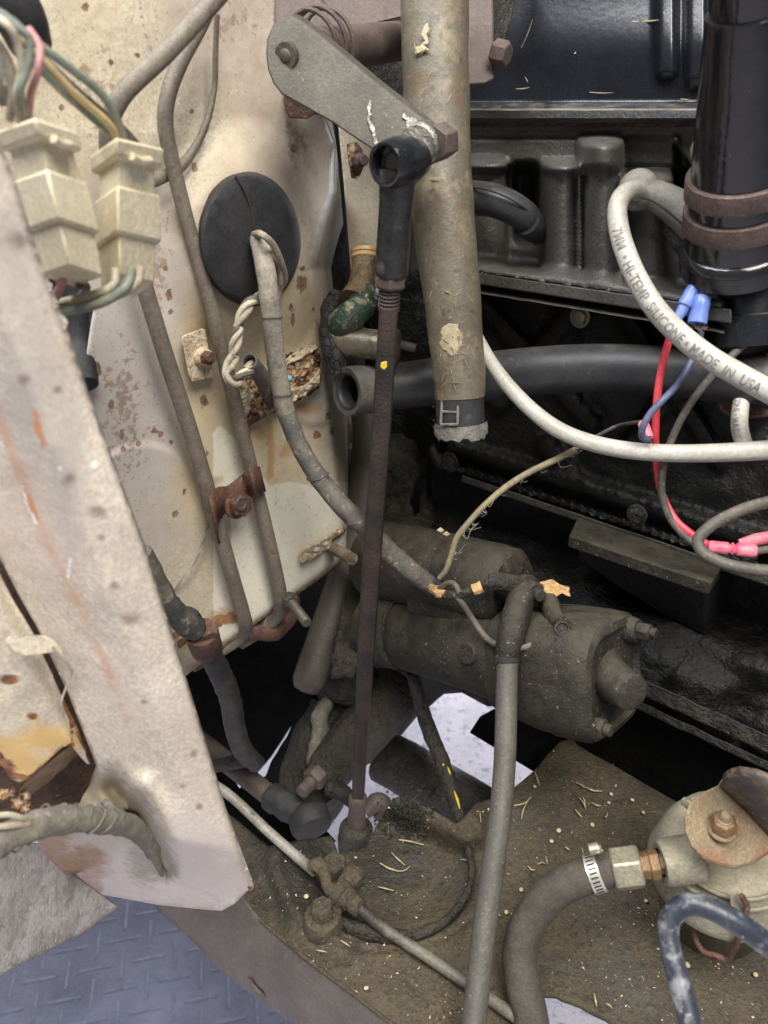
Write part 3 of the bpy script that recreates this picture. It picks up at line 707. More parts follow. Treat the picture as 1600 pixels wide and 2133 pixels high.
# twisted pair with sleeve
tw = thing('twisted_wires', 'pair of twisted dusty wires looping into a short grey sleeve over the rust patch', 'wires', PX(fw(500, 700, .1)))
path = [fw(548, 618, .12), fw(530, 622, .11), fw(514, 640, .11), fw(500, 672, .11), fw(492, 705, .11), fw(488, 735, .11), fw(478, 765, .11), fw(476, 785, .12), fw(492, 794, .13), fw(512, 778, .13), fw(528, 760, .12)]
for s0, mt_ in ((0, m_tanwire), (math.pi, m_greywire), (2.1, m_palewire)):
    sp2 = spline([PX(p) for p in path], 8); q = []
    for k, (p, t) in enumerate(sp2):
        a = s0 + t * 1.9; tn = ((sp2[min(k + 1, len(sp2) - 1)][0]) - (sp2[max(k - 1, 0)][0])).normalized(); u, b2 = basis(tn)
        q.append(p + (u * math.cos(a) + b2 * math.sin(a)) * rp(7.5, 1.0))
    mb = MB(); tube(mb, q, rp(6, 1.0), n=8, sub=1); obj('wire', mb, mt_, tw)
mb = MB(); T(mb, [fw(518, 752, .13), fw(540, 778, .11), fw(560, 812, .08), fw(572, 838, .02)], [17, 18, 19, 20], n=18, caps=False); o = obj('sleeve', mb, m_loomdark, tw); mm = o.modifiers.new('s', 'SOLIDIFY'); mm.thickness = .0006
o = thing('wire_crimp', 'tiny turquoise plastic crimp on the rust patch beside the loom', 'crimp', PX(fw(600, 790, .04)))
mb = MB(); ball(mb, PX(fw(600, 788, .05)), rp(9, 1.1), 10, 7, (1, 1, .8)); obj('bead', mb, m_cyan, o)
# ================================================================ BRAKE PIPES
def single(name, label, cat, px, r, mat, group=None, **kw):
    mb = MB(); T(mb, px, r, **kw)
    o = obj(name, mb, mat); tag(o, label, cat, group); return o
single('brake_pipe', 'long thin metal pipe down the firewall to the right of the mounting plate', 'pipe',
       [fw(455, -40, .07), fw(420, 45, .06), fw(375, 130, .05), fw(350, 200, .05), fw(345, 265, .05), fw(362, 350, .05), fw(392, 470, .05), fw(440, 640, .05), fw(475, 780, .045), fw(512, 930, .045), fw(548, 1075, .045), fw(572, 1180, .045), fw(583, 1240, .04), fw(580, 1278, .0), fw(545, 1312, -.04), fw(500, 1340, -.08)],
       [17, 17, 17, 17, 17, 16.5, 16, 16, 15.5, 15, 15, 15, 15, 15, 14, 14], m_pipe, n=14)
single('brake_pipe', 'metal pipe coming out under the right-hand nylon connector and hooking below the firewall', 'pipe',
       [fw(480, -40, .12), fw(432, 15, .12), fw(345, 110, .11), fw(250, 205, .09), fw(225, 300, .07), fw(250, 430, .05), fw(296, 580, .05), fw(340, 725, .05), fw(400, 910, .045), fw(450, 1080, .045), fw(482, 1195, .045), fw(507, 1280, .035), fw(511, 1310, .0), fw(490, 1335, -.03), fw(440, 1365, -.05), fw(400, 1388, -.06)],
       [20, 20, 20, 20, 19, 18.5, 18, 17.5, 17, 16, 15.5, 15, 15, 15, 14, 14], m_pipe, n=14)
single('washer_hose', 'thin curved grey hose loop lying on the firewall behind the pipes', 'hose',
       [fw(452, 30, .04), fw(449, 110, .035), fw(447, 180, .03), fw(432, 250, .03), fw(405, 310, .03), fw(370, 352, .03), fw(318, 376, .03), fw(290, 385, .02)], [6, 6, 6, 7, 9, 12, 15, 16], m_pipe, n=10)
# ---- double pipe clip with bolt
c_ = thing('pipe_clip', 'rusty double pipe clip held by one bolt across the two brake pipes', 'clip', PX(fw(495, 1050, .05)))
path = [fw(450, 1110, .05), fw(444, 1068, .085), fw(462, 1042, .05), fw(484, 1038, .045), fw(512, 1015, .05), fw(526, 1002, .085), fw(546, 998, .07)]
wv = (PX(fw(475, 1095)) - PX(fw(462, 1050))) * .55
mb = MB(); sp2 = [p for p, t in spline([PX(p) for p in path], 6)]; vs = []; fs = []
for p in sp2: vs += [p - wv, p + wv]
for k in range(len(sp2) - 1): fs.append([2 * k, 2 * k + 1, 2 * k + 3, 2 * k + 2])
mb.add(vs, fs); o = obj('strap', mb, m_rustmetal, c_, fixn=False); mm = o.modifiers.new('s', 'SOLIDIFY'); mm.thickness = .0014; mm.offset = 0
mb = MB(); lathe(mb, PX(fw(492, 1050, .055)), fn, [(0, rp(30, 1.15)), (.0015, rp(30, 1.15)), (.002, rp(27, 1.15))], 22); obj('washer', mb, m_rustmetal, c_)
mb = MB(); hexa(mb, PX(fw(496, 1050, .062)), fn, rp(25, 1.15), .006); obj('bolt_head', mb, m_rustmetal, c_, bevel=.0005)
mb = MB(); lathe(mb, PX(fw(503, 1049, .085)), fn, [(0, rp(15, 1.15)), (.0008, rp(14, 1.15)), (.0008, rp(10, 1.15)), (.0003, rp(8, 1.15))], 18); obj('head_ring', mb, m_brown, c_)
# ================================================================ WRAPPED CABLE UNDER THE POST
w_ = thing('speedometer_cable', 'black ribbed taped cable dropping from behind the cream post to below the firewall', 'cable', PX((430, 1330, 1.0)))
mb = MB(); T(mb, [(296, 1150, .93), (318, 1192, .95), (345, 1250, .98), (378, 1290, 1.02), (405, 1310, 1.05)], [22, 22, 24, 26, 26], n=16, sub=10, lump=.001, lsc=240); obj('ribbed_sleeve', mb, m_loomdark, w_)
mb = MB(); T(mb, [(300, 1160, .99), (330, 1215, 1.0), (348, 1235, 1.0)], 8, n=8); obj('wire', mb, m_rubber, w_)
mb = MB(); T(mb, [(385, 1285, 1.04), (415, 1322, 1.08), (432, 1352, 1.12), (455, 1395, 1.18), (478, 1450, 1.24), (490, 1515, 1.3), (505, 1560, 1.34), (535, 1592, 1.37)], [27, 25, 22, 24, 23, 22, 21, 18], n=16, sub=8, lump=.0011, lsc=230); obj('cable_jacket', mb, M('taped_black', (.022, .022, .023), (.050, .047, .042), 60, rough=.55, spec=.35, layers=(dict(scale=260, lo=.60, hi=.70, col=(.10, .092, .075), amt=.7),), bump=((500, .2),)), w_)
k_ = thing('cable_clamp', 'brown metal saddle clamp round the black taped cable at the firewall edge', 'clamp', PX(fw(425, 1335, .0)))
mb = MB(); a, b_ = PX((419, 1316, 1.06)), PX((431, 1352, 1.10))
lathe(mb, a, b_ - a, [(0, rp(33, 1.08)), (0.002, rp(35, 1.08)), ((b_ - a).length - .001, rp(33, 1.1)), ((b_ - a).length, rp(31, 1.1))], 22); obj('band', mb, m_rustmetal, k_)
mb = MB(); slab(mb, [(448, 1312, 1.05), (455, 1322, 1.05), (452, 1335, 1.06), (425, 1350, 1.05), (400, 1352, 1.05), (396, 1340, 1.05), (420, 1330, 1.04)], .02); obj('ear', mb, m_rustmetal, k_, bevel=.0007)
mb = MB(); slab(mb, [(368, 1336, 1.12), (398, 1318, 1.12), (402, 1330, 1.12), (372, 1352, 1.12)], .01); obj('foot', mb, m_rustmetal, k_, bevel=.0005)
# ================================================================ CREAM FENDER POST (foreground left)
post = thing('fender_post', 'big worn cream fender post with orange scrapes in the left foreground', 'fender', PX(pl(300, 1300)))
ridge = [(-20, 560), (60, 780), (150, 1010), (235, 1230), (310, 1430), (380, 1640), (430, 1790)]
def d_post(x, y):
    pr = 1e9; xr = None
    for a, b in zip(ridge[:-1], ridge[1:]):
        if a[1] <= y <= b[1]: xr = a[0] + (b[0] - a[0]) * (y - a[1]) / (b[1] - a[1])
    if xr is None: xr = -20 - (560 - y) * .33 if y < 560 else 430
    o = 0; dx = x - xr
    soft = math.sqrt(dx * dx + 26 * 26) - 26
    if dx < 0: o -= soft * .00042
    else: o -= soft * .00020
    # lower end folds under
    ye = 1795 + (x - 80) * .17
    o -= .0011 * max(0, y - (1690 + (x - 80) * .20)) * sm(1640, 1760, y) * (1 - .5 * sm(400, 500, x))
    # dented crease with the torn slot
    o -= .045 * math.exp(-(segd(x, y, [(235, 1640), (290, 1700), (330, 1770), (345, 1810)]) / 22) ** 2)
    o += .02 * math.exp(-(segd(x, y, [(300, 1640), (350, 1720), (380, 1800)]) / 30) ** 2)
    o -= .03 * sm(0, 60, 1700 - y + (x - 190) * 1.5) * sm(230, 150, x) * sm(1540, 1640, y)
    # rolled right-hand lip
    q = segd(x, y, [(0, 300), (40, 400), (75, 520), (200, 860), (300, 1130), (400, 1450), (470, 1680), (525, 1840)]); o -= .012 * (1 - sm(0, 9, q))
    o += .003 * mn.noise(Vector((x * .008, y * .008, 2)))
    return dPL(x, y) - o
p_out = [(-160, 180), (-20, 260), (4, 305), (40, 400), (75, 515), (130, 660), (200, 860), (300, 1130), (400, 1450), (470, 1680), (527, 1838), (520, 1852), (490, 1882), (462, 1897), (440, 1896), (330, 1885), (205, 1862), (150, 1835), (108, 1795), (76, 1758), (112, 1714), (156, 1690), (184, 1640), (200, 1594), (168, 1510), (140, 1440), (118, 1393), (78, 1308), (38, 1238), (8, 1178), (-30, 1118), (-160, 900)]
pa = dict(
    grey=marks([(70, 760, 60, 200), (140, 960, 40, 140), (30, 560, 60, 120)]),
    lilac=marks([(330, 1830, 190, 60), (400, 1760, 70, 60), (250, 1800, 100, 50)]),
    pink=marks([(130, 1720, 40, 30)], [([(-6, 850), (25, 950), (70, 1060), (110, 1160), (160, 1250), (200, 1340), (225, 1400), (250, 1470), (265, 1500)], 14)]),
    brown=marks([(110, 1772, 40, 44), (160, 1800, 60, 40), (178, 1620, 20, 40), (60, 1650, 60, 50)], [([(90, 1745), (130, 1800), (200, 1850)], 16), ([(185, 1560), (205, 1640)], 8)]),
    dirt=marks([(220, 1650, 50, 60), (270, 1690, 50, 50), (310, 1790, 40, 50), (170, 1650, 40, 40)], [([(230, 1640), (300, 1720), (345, 1810)], 26)]),
    orange=marks([], [([(74, 862), (82, 895), (92, 928)], 9), ([(60, 1035), (75, 1085)], 7)]),
    dark=marks([(40, 500, 26, 22), (145, 995, 16, 16), (205, 1065, 24, 20), (210, 1120, 14, 10), (238, 1220, 16, 14), (275, 1290, 22, 16), (120, 812, 14, 10), (300, 1462, 10, 8), (405, 1570, 10, 12), (380, 1640, 8, 8), (50, 790, 18, 14), (415, 1680, 8, 8)]),
    white=marks([(195, 965, 12, 14), (125, 975, 8, 6)], [([(146, 1165), (142, 1205)], 5), ([(45, 1010), (60, 1060), (75, 1090)], 4), ([(0, 920), (10, 940)], 5), ([(10, 300), (80, 515), (205, 860), (305, 1130), (402, 1450), (470, 1680), (525, 1835)], 2.5)]))
gap = [(-30, 1120), (0, 1180), (30, 1240), (70, 1310), (110, 1395), (132, 1440), (120, 1452), (95, 1405), (60, 1335), (20, 1262), (-5, 1200), (-30, 1150)]
slot = [(258, 1684), (285, 1690), (305, 1720), (330, 1775), (346, 1822), (330, 1790), (312, 1752), (295, 1722), (275, 1705)]
sheet('post_skin', p_out, d_post, m_pillar, post, holes=[slot], step=7.5, solid=.0013, attrs=pa)
# bolt hole mark and hanging clip
mb = MB(); slab(mb, [pl(516, 1846, .0), pl(532, 1838, .0), pl(529, 1852, .0), pl(519, 1860, .0)], .01); obj('rust_corner', mb, m_rust, post)
# cavity behind
cav = sheet('cavity_wall', [(-100, 1050), (0, 1120), (120, 1340), (220, 1480), (370, 1690), (370, 1830), (250, 1780), (120, 1720), (-60, 1780)], lambda x, y: dPL(x, y) + .17, m_cavity, post, step=16, solid=.001)
# ---- lower cream side panel with rusted lip
side = thing('side_panel', 'cream lower side panel with a rusted lower lip at the left edge', 'body panel', P(80, 1450, dSP(80, 1450)))
d_side = lambda x, y: dPL(x, y) + .050 - .003 * mn.noise(Vector((x * .02, y * .02, 8))) + .02 * sm(-40, 0, (x - (60 + (y - 1310) * .50)))
s_out = [(-120, 1000), (-40, 1128), (-2, 1192), (28, 1250), (68, 1320), (107, 1402), (128, 1448), (158, 1508), (192, 1590), (186, 1592), (166, 1570), (151, 1551), (130, 1556), (62, 1622), (40, 1630), (20, 1622), (8, 1600), (0, 1594), (-120, 1500)]
sa = dict(yellow=marks([(100, 1540, 70, 26), (20, 1570, 60, 40), (55, 1600, 40, 30), (70, 1495, 14, 8)], [([(151, 1548), (62, 1620)], 14)]),
          rust=marks([(20, 1416, 20, 10), (68, 1493, 12, 7), (10, 1600, 22, 16), (5, 1640, 20, 30), (150, 1500, 4, 40)], [([(190, 1588), (160, 1520), (130, 1460)], 4), ([(0, 1570), (20, 1616), (62, 1622), (151, 1551)], 5)]))
sheet('skin', s_out, d_side, m_side, side, step=8, solid=.0012, attrs=sa)
mb = MB(); prism(mb, [PX((x, y, d_side(x, y) + dd)) for x, y, dd in [(151, 1553, .004), (164, 1572, .03), (110, 1620, .04), (50, 1666, .04), (40, 1650, .03), (62, 1625, .004)]], Vector((0, .004, -.001))); obj('folded_lip', mb, m_bronze, side, subdiv=4, disp=(.0008, 200))
mb = MB()
for q in range(7):
    c0 = (8 + 8 * q, 1660 - 9 * (q % 3) + 4 * q); ball(mb, PX((c0[0], c0[1], d_side(*c0) + .02)), rp(15, .8), 9, 6, (1, .6, .8))
obj('rust_lump', mb, m_rust, side, subdiv=1, disp=(.002, 250))
# ---- hanging cream hook tab with string
t_ = thing('hook_tab', 'cream painted tongue-shaped tab with a thread hanging over the panel gap', 'tab', PX((60, 1345, d_side(60, 1345) - .03)))
dt = lambda x, y, o: (x, y, d_side(x, y) - o)
mb = MB(); sl = [(12, 1340), (14, 1328), (26, 1324), (60, 1322), (92, 1324), (112, 1334), (128, 1350), (138, 1372), (128, 1372), (112, 1360), (84, 1362), (50, 1364), (24, 1360)]
slab(mb, [dt(x, y, .045) for x, y in sl], .012); obj('tongue', mb, m_side, t_, bevel=.0008)
mb = MB(); T(mb, [dt(108, 1345, .05), dt(132, 1372, .045), dt(149, 1395, .035), dt(147, 1410, .03), dt(135, 1440, .03), dt(128, 1462, .03), dt(133, 1485, .02)], 2.6, n=6); obj('thread', mb, m_palewire, t_)
# ---- wrapped harness lower left
h2 = thing('taped_harness', 'thick tape-wrapped harness coming out of the torn slot at lower left', 'wiring harness', PX(pl(120, 1730, .1)))
mb = MB(); T(mb, [(-70, 1800, .66), (0, 1752, .68), (60, 1725, .70), (120, 1708, .72), (190, 1708, .75), (250, 1715, .78), (290, 1735, .81), (320, 1775, .86)], [30, 31, 31, 30, 27, 25, 21, 15], n=18, sub=8, lump=.0012, lsc=150); obj('tape_wrap', mb, m_tape, h2)
for q in range(9):
    x = 10 + 27 * q; y = 1750 - 48 * sm(0, 120, x) + (8 if x > 180 else 0); c0 = PX((x, y, .69 + .0003 * x)); tn = (PX((x + 20, y - (10 if x < 110 else -2), .70 + .0003 * x)) - c0).normalized(); u, b2 = basis(tn)
    R = rp(31 - q * .6, .70)
    ring = [c0 + (u * math.cos(t) + b2 * math.sin(t)) * R + tn * math.cos(t + .9) * rp(16, .7) for t in [2 * math.pi * k / 22 for k in range(23)]]
    mb = MB(); tube(mb, ring, rp(2.2, .7), n=6, sub=1); obj('tape_edge', mb, m_tape, h2)
mb = MB(); T(mb, [(-20, 1700, .66), (20, 1697, .67), (45, 1703, .68), (70, 1706, .70)], 6, n=8); obj('wire', mb, m_palewire, h2)
mb = MB(); T(mb, [(-20, 1724, .67), (20, 1720, .675), (60, 1715, .69)], 7, n=8); obj('wire', mb, m_tanwire, h2)
mb = MB(); T(mb, [(214, 1668, .80), (232, 1682, .80), (262, 1714, .81), (300, 1755, .83), (322, 1785, .85), (338, 1822, .88)], [7, 10, 12, 12, 10, 5], n=10); obj('flap', mb, m_tape, h2)
# ---- grey inner guard below
ig = sheet('inner_guard', [(-160, 1790), (-40, 1770), (70, 1755), (120, 1800), (190, 1850), (240, 1888), (180, 1935), (90, 1984), (30, 2010), (0, 2030), (-160, 2120)], lambda x, y: 1.12 - .0009 * (x - 50) - .0005 * (y - 1900), m_liner, step=12, solid=.002, jag=2)
tag(ig, 'grey scuffed inner guard sheet below the taped harness at lower left', 'inner guard')
# ================================================================ CONNECTORS
def connector(label, front, a, b, down, d0, clip_only=False):
    """nylon plug pair: front edge top point (px), a/b = face vectors (dx, dy, dd), down = (dx, dy, dd)"""
    th = thing('wire_connector', label, 'connector', PX((front[0], front[1], d0)), 'nylon connectors hanging in front of the firewall')
    def pt(t, ka, kb):
        x = front[0] + down[0] * t + a[0] * ka + b[0] * kb; y = front[1] + down[1] * t + a[1] * ka + b[1] * kb
        return PX((x, y, d0 + down[2] * t + a[2] * ka + b[2] * kb))
    def blk(name, t0, t1, g, g1=None):
        g1 = g if g1 is None else g1
        mb = MB(); v = [pt(t0, ka, kb) for ka, kb in ((-g, -g), (1 + g, -g), (1 + g, 1 + g), (-g, 1 + g))] + [pt(t1, ka, kb) for ka, kb in ((-g1, -g1), (1 + g1, -g1), (1 + g1, 1 + g1), (-g1, 1 + g1))]
        mb.add(v, [[3, 2, 1, 0], [4, 5, 6, 7], [0, 1, 5, 4], [1, 2, 6, 5], [2, 3, 7, 6], [3, 0, 4, 7]])
        return obj(name, mb, m_nylon, th, bevel=.0012)
    blk('plug', .06, .36, .0)
    rim = blk('rim', 0, .14, .17, .13)
    blk('housing', .34, .70, .09, .11)
    blk('socket', .68, 1.0, .03, -.02)
    mb = MB()
    tube(mb, [pt(.12, .25, -.19), pt(.14, .5, -.19), pt(.12, .75, -.19)], rp(9, d0), n=8); obj('latch', mb, m_nylon, th)
    return th, pt
cr, ptr = connector('nylon wire connector in full view beside the bent brake pipe', (247, 292), (76, 18, .05), (-42, 30, .05), (2, 282, .05), .60)
cl, ptl = connector('nylon wire connector half hidden behind the cream fender post', (72, 250), (72, 24, .05), (-62, 22, .05), (74, 305, .05), .53)
def wires(th, sets):
    for px, mt_, r in sets:
        mb = MB(); T(mb, px, r, n=10); obj('wire', mb, mt_, th)
wires(cr, [
    ([(-30, 10, .52), (20, 40, .53), (75, 88, .54), (150, 145, .56), (205, 190, .58), (240, 240, .60), (262, 300, .63)], m_green, 9),
    ([(40, 70, .55), (90, 125, .56), (140, 180, .58), (190, 225, .60), (230, 262, .62), (250, 305, .64)], m_yellow, 8.5),
    ([(30, 95, .55), (80, 140, .56), (130, 190, .58), (185, 238, .61), (240, 285, .64)], m_green, 8.5),
    ([(20, 40, .56), (80, 110, .57), (150, 178, .59), (210, 230, .62), (258, 270, .64), (285, 300, .66)], m_dirtywire, 8),
    ([(240, 560, .65), (238, 590, .65), (212, 608, .65), (170, 620, .66), (130, 630, .68), (80, 640, .72)], m_palewire, 9),
    ([(275, 562, .65), (264, 594, .64), (226, 624, .64), (176, 642, .65), (120, 650, .68), (70, 656, .72)], m_green, 9.5),
    ([(292, 560, .66), (284, 590, .65), (246, 614, .645), (192, 632, .66), (110, 640, .69)], m_tanwire, 9),
    ([(255, 566, .67), (250, 590, .69), (215, 612, .71), (160, 626, .74), (110, 634, .79)], m_dirtywire, 8)])
wires(cl, [
    ([(-20, 30, .50), (18, 55, .50), (38, 95, .51), (45, 150, .52), (35, 200, .53), (42, 255, .55)], m_palewire, 9),
    ([(-10, 20, .50), (40, 60, .505), (62, 85, .51), (58, 140, .515), (42, 190, .52), (58, 250, .54)], m_green, 9),
    ([(60, 60, .53), (84, 100, .53), (78, 150, .53), (64, 195, .54), (60, 250, .55)], m_pinkwire, 8),
    ([(-30, 60, .51), (10, 110, .52), (28, 170, .53), (20, 250, .55)], m_tanwire, 9),
    ([(128, 560, .62), (130, 585, .64), (118, 615, .66), (108, 640, .68)], m_pinkwire, 9),
    ([(160, 555, .64), (165, 590, .66), (180, 600, .7), (150, 640, .72)], m_dirtywire, 9)])
# hoses at the top left corner
single('heater_hose', 'black rubber hose end in the top left corner behind the wires', 'hose', [(-60, -60, .60), (30, 20, .62), (62, 88, .66)], [60, 56, 44], m_rubber, n=24, sub=8)
single('hose_stub', 'grey ridged hose stub at the left edge above the half-hidden connector', 'hose', [(-60, 80, .60), (-14, 120, .60), (2, 165, .60), (8, 215, .61)], [36, 34, 30, 24], m_loomdark, n=20)
tp = thing('taped_cable', 'black taped cable inside the dark firewall opening behind the post', 'cable', PX(fw(150, 660, -.05)))
mb = MB(); T(mb, [fw(120, 540, -.06), fw(150, 600, -.04), fw(160, 660, -.04), fw(165, 720, -.03), fw(185, 800, .02)], [30, 28, 30, 28, 22], n=14, lump=.0012, lsc=150); obj('jacket', mb, m_rubber, tp)
sheet('opening_shade', [(60, 500), (260, 500), (260, 840), (60, 840)], lambda x, y: dFW(x, y) + .16, m_void, fire, step=30)  # near-black sheet behind the hole, its shade put into the colour
# ================================================================ ENGINE
eng = thing('engine', 'dark oily engine block with ribbed head and black valve cover filling the upper right', 'engine', PX(en(1250, 700)))
def E(x, y, o=0.0): return (x, y, dEN(x, y) - o)
def R_(x, s, o=0.0): return E(x, row(s, x), o)
# valve cover
def d_valve(x, y):
    o = -.03
    o += .020 * (sm(1356, 1378, x) - sm(1398, 1420, x)) * (1 - sm(145, 180, y))
    o += .020 * (sm(1420, 1440, x) - sm(1464, 1484, x)) * (1 - sm(160, 196, y))
    o += .05 * sm(212, 236, y) + .04 * sm(1476, 1530, x)
    o -= .02 * sm(120, -60, y)
    return dEN(x, y) - o
sheet('valve_cover', [(880, -80), (1950, -80), (1950, 238), (880, 238)], d_valve, m_valve, eng, step=7, solid=.002, smooth=180)
mb = MB(); pts = [(x, 0) for x in range(900, 1500, 40)]
vs = []; fs = []; xs = list(range(890, 1951, 30)); pr = [(229, .03), (226, .045), (230, .062), (246, .064), (256, .058), (257, .02)]
for x in xs:
    for y, o in pr: vs.append(PX(E(x, y + 1.2 * mn.noise(Vector((x * .02, 0, 0))), o)))
for i in range(len(xs) - 1):
    for j in range(len(pr) - 1): fs.append([i * 6 + j, i * 6 + j + 1, (i + 1) * 6 + j + 1, (i + 1) * 6 + j])
mb.add(vs, fs); obj('cover_flange', mb, M('flange_black', (.022, .022, .023), (.035, .034, .033), 50, rough=.4, dust=((.22, .205, .165), .45, 1.2, .9), bump=((500, .2),)), eng)
mb = MB(); slab(mb, [E(890, 256, .035), E(1495, 256, .035), E(1495, 263, .035), E(890, 263, .035)], .06); obj('gasket', mb, m_rustmetal, eng)
for a, b_, wd in (((1318, 45), (1372, 42), 2.4), ((1075, 185), (1103, 182), 1.6), ((1228, 192), (1278, 193), 1.2), ((1418, 206), (1438, 208), 2.6), ((1462, 196), (1476, 194), 1.8), ((1094, 160), (1100, 172), 1.2), ((1086, 100), (1110, 40), 1.0), ((1466, 90), (1470, 118), 4.5)):
    mb = MB(); mx = ((a[0] + b_[0]) / 2 + 1, (a[1] + b_[1]) / 2 + 1.5); T(mb, [(q[0], q[1], d_valve(q[0], q[1]) + .0002) for q in (a, mx, b_)], [wd * .6, wd, wd * .4], n=6, sub=3); obj('paint_chip', mb, m_scrape, eng)
# head casting as a relief
def bump_(x, c, h): 
    q = abs(x - c) / h
    return math.sqrt(max(0, 1 - q * q)) if q < 1 else 0
def d_head(x, y):
    o = 0
    o += .035 * (1 - sm(279, 289, y + (0 if x < 1400 else (x - 1400) * -1.6)))                              # face under the gasket
    beam = sm(278, 292, y) * (1 - sm(338, 368, y)) * (1 - sm(1398, 1424, x)); o += .028 * beam
    o += .016 * beam * (1 - sm(1195, 1225, x))
    for c, h, top, amp in ((1000, 58, 330, .07), (1168, 44, 335, .095), (1252, 50, 285, .11), (1350, 62, 355, .085)):
        o += amp * bump_(x, c, h) * sm(top - 10, top + 22, y)
    o -= .06 * (sm(1066, 1080, x) - sm(1108, 1122, x)) * sm(332, 350, y) * (1 - sm(470, 520, y))
    o -= .06 * (sm(1398, 1412, x) - sm(1440, 1452, x)) * sm(348, 366, y) * (1 - sm(500, 540, y))
    yl = row(342, x); k_ = sm(yl - 24, yl + 12, y) * (1 - sm(1500, 1540, x)); o = o * (1 - k_) + .128 * k_
    o += .0012 * mn.noise(Vector((x * .03, y * .03, 1)))
    return dEN(x, y) - o
sheet('cylinder_head', [(880, 262), (1950, 262), (1950, row(361, 1950)), (880, row(361, 880))], d_head, m_head, eng, step=5.5, solid=.002, smooth=180)
# gasket face and ledges below the head
def strip(name, s0, s1, o0, o1, x0, x1, mat, th=.05, wob=0):
    mb = MB(); vs = []; fs = []
    xs = [x0 + (x1 - x0) * i / 24 for i in range(25)]
    for x in xs:
        q = wob * mn.noise(Vector((x * .03, s0, 0)))
        vs += [PX(R_(x, s0 + q, o0)), PX(R_(x, s1 + q, o1)), PX(R_(x, s1 + q, o1 - th)), PX(R_(x, s0 + q, o0 - th))]
    for i in range(24):
        for j in range(4): fs.append([i * 4 + j, i * 4 + (j + 1) % 4, i * 4 + 4 + (j + 1) % 4, i * 4 + 4 + j])
    fs += [[0, 1, 2, 3], [96, 97, 98, 99]]
    mb.add(vs, fs); return obj(name, mb, mat, eng, bevel=.0008)
strip('head_lower_face', 362, 389, .128, .128, 940, 1524, m_head, .12)
strip('ledge', 393, 409, .10, .128, 940, 1510, m_head, .10, 2)
# pushrod side cover with a rounded corner, raised frame and pressed cross ribs
def unrow(x, y): return (y - 235) * 2500 / (x + 1300.0)
def d_cover(x, y):
    s = unrow(x, y); o = .03
    e = min(max(0, x - 893), max(0, 838 - s) * .8)
    cx, cs = 955, 778
    if x < cx and s > cs:
        e = min(e, max(0, 62 - math.hypot(x - cx, (s - cs) * .95)))
    o += .05 * sm(0, 7, e) * (1 - sm(12, 20, e)) - .0 
    o += .030 * (sm(26, 42, e))
    o -= .035 * sm(58, 74, e) 
    # X-shaped pressings
    for a, b in (((1010, 640), (1230, 880)), ((1230, 600), (1040, 840)), ((1290, 640), (1500, 960)), ((1500, 700), (1310, 930)), ((1140, 930), (1200, 1000))):
        q = segd(x, y, [a, b]); o += .024 * (1 - sm(10, 30, q)) * sm(50, 80, e)
    o += .006 * mn.noise(Vector((x * .02, y * .02, 3)))
    return dEN(x, y) - o
cov = []
for x in range(960, 1961, 50): cov.append((x, row(842, x)))
poly = [(888, 600), (1660, 620)] + cov[::-1] + [(930, row(825, 930)), (905, row(800, 905)), (893, row(760, 893))]
poly = [(889, 590), (1960, row(400, 1960))] + cov[::-1] + [(935, row(832, 935)), (912, row(808, 912)), (897, row(775, 897))]
sheet('side_cover', poly, d_cover, m_cover, eng, step=8, solid=.006)
strip('cover_lip', 834, 850, .085, .088, 962, 1950, M('lip_grease', (.05, .046, .036), (.03, .028, .023), 60, rough=.55, dust=((.12, .108, .08), .5, 1.4, .7), bump=((500, .3),)), .02, 3)
mb = MB()
def ebolt(x, y, o, rpx, hpx=14, mat=m_grime, name='bolt', mark=False, washer=True):
    d = dEN(x, y) - o; p = PX((x, y, d)); mb = MB()
    if washer: lathe(mb, p, OUT, [(0, rp(rpx * 1.35, d)), (.0015, rp(rpx * 1.35, d))], 20)
    hexa(mb, p + OUT * .0015, OUT, rp(rpx, d), rp(hpx, d), hint=Vector((.2, 0, 1)))
    if mark:
        q = p + OUT * (.0015 + rp(hpx, d)); u, b2 = basis(OUT)
        for a, l in ((.4, .5), (2.5, .5), (-1.2, .4)): 
            box(mb, q + (u * math.cos(a) + b2 * math.sin(a)) * rp(rpx * .35, d), (u * math.cos(a) + b2 * math.sin(a)) * rp(rpx * .3, d), (u * -math.sin(a) + b2 * math.cos(a)) * rp(1.2, d), OUT * .0003)
    return obj(name, mb, mat, eng, bevel=.0004)
ebolt(1210, 660, .07, 17, 9, m_zinc, mark=True)
ebolt(938, 962, .10, 16, 10)
ebolt(1328, 1071, .10, 17, 14)
ebolt(1560, 1150, .10, 15, 12)
# block side under the cover
def d_block(x, y):
    s = unrow(x, y)
    o = -.02 + .10 * sm(930, 1010, s) - .10 * sm(1210, 1290, s) + .02 * sm(1350, 1450, s)
    o += .05 * bump_(x, 1400, 130) * sm(1000, 1080, s) * (1 - sm(1150, 1240, s))
    o += .020 * mn.noise(Vector((x * .012, y * .012, 7))) + .008 * mn.noise(Vector((x * .04, y * .04, 7)))
    return dEN(x, y) - o
sheet('engine_block', [(760, 560), (1960, 560), (1960, 2010), (1230, 1660), (1150, 1500), (1100, 1460), (1016, 1472), (962, 1443), (925, 1446), (858, 1500), (760, 1500)], d_block, m_block, eng, step=11, solid=.004, smooth=180)
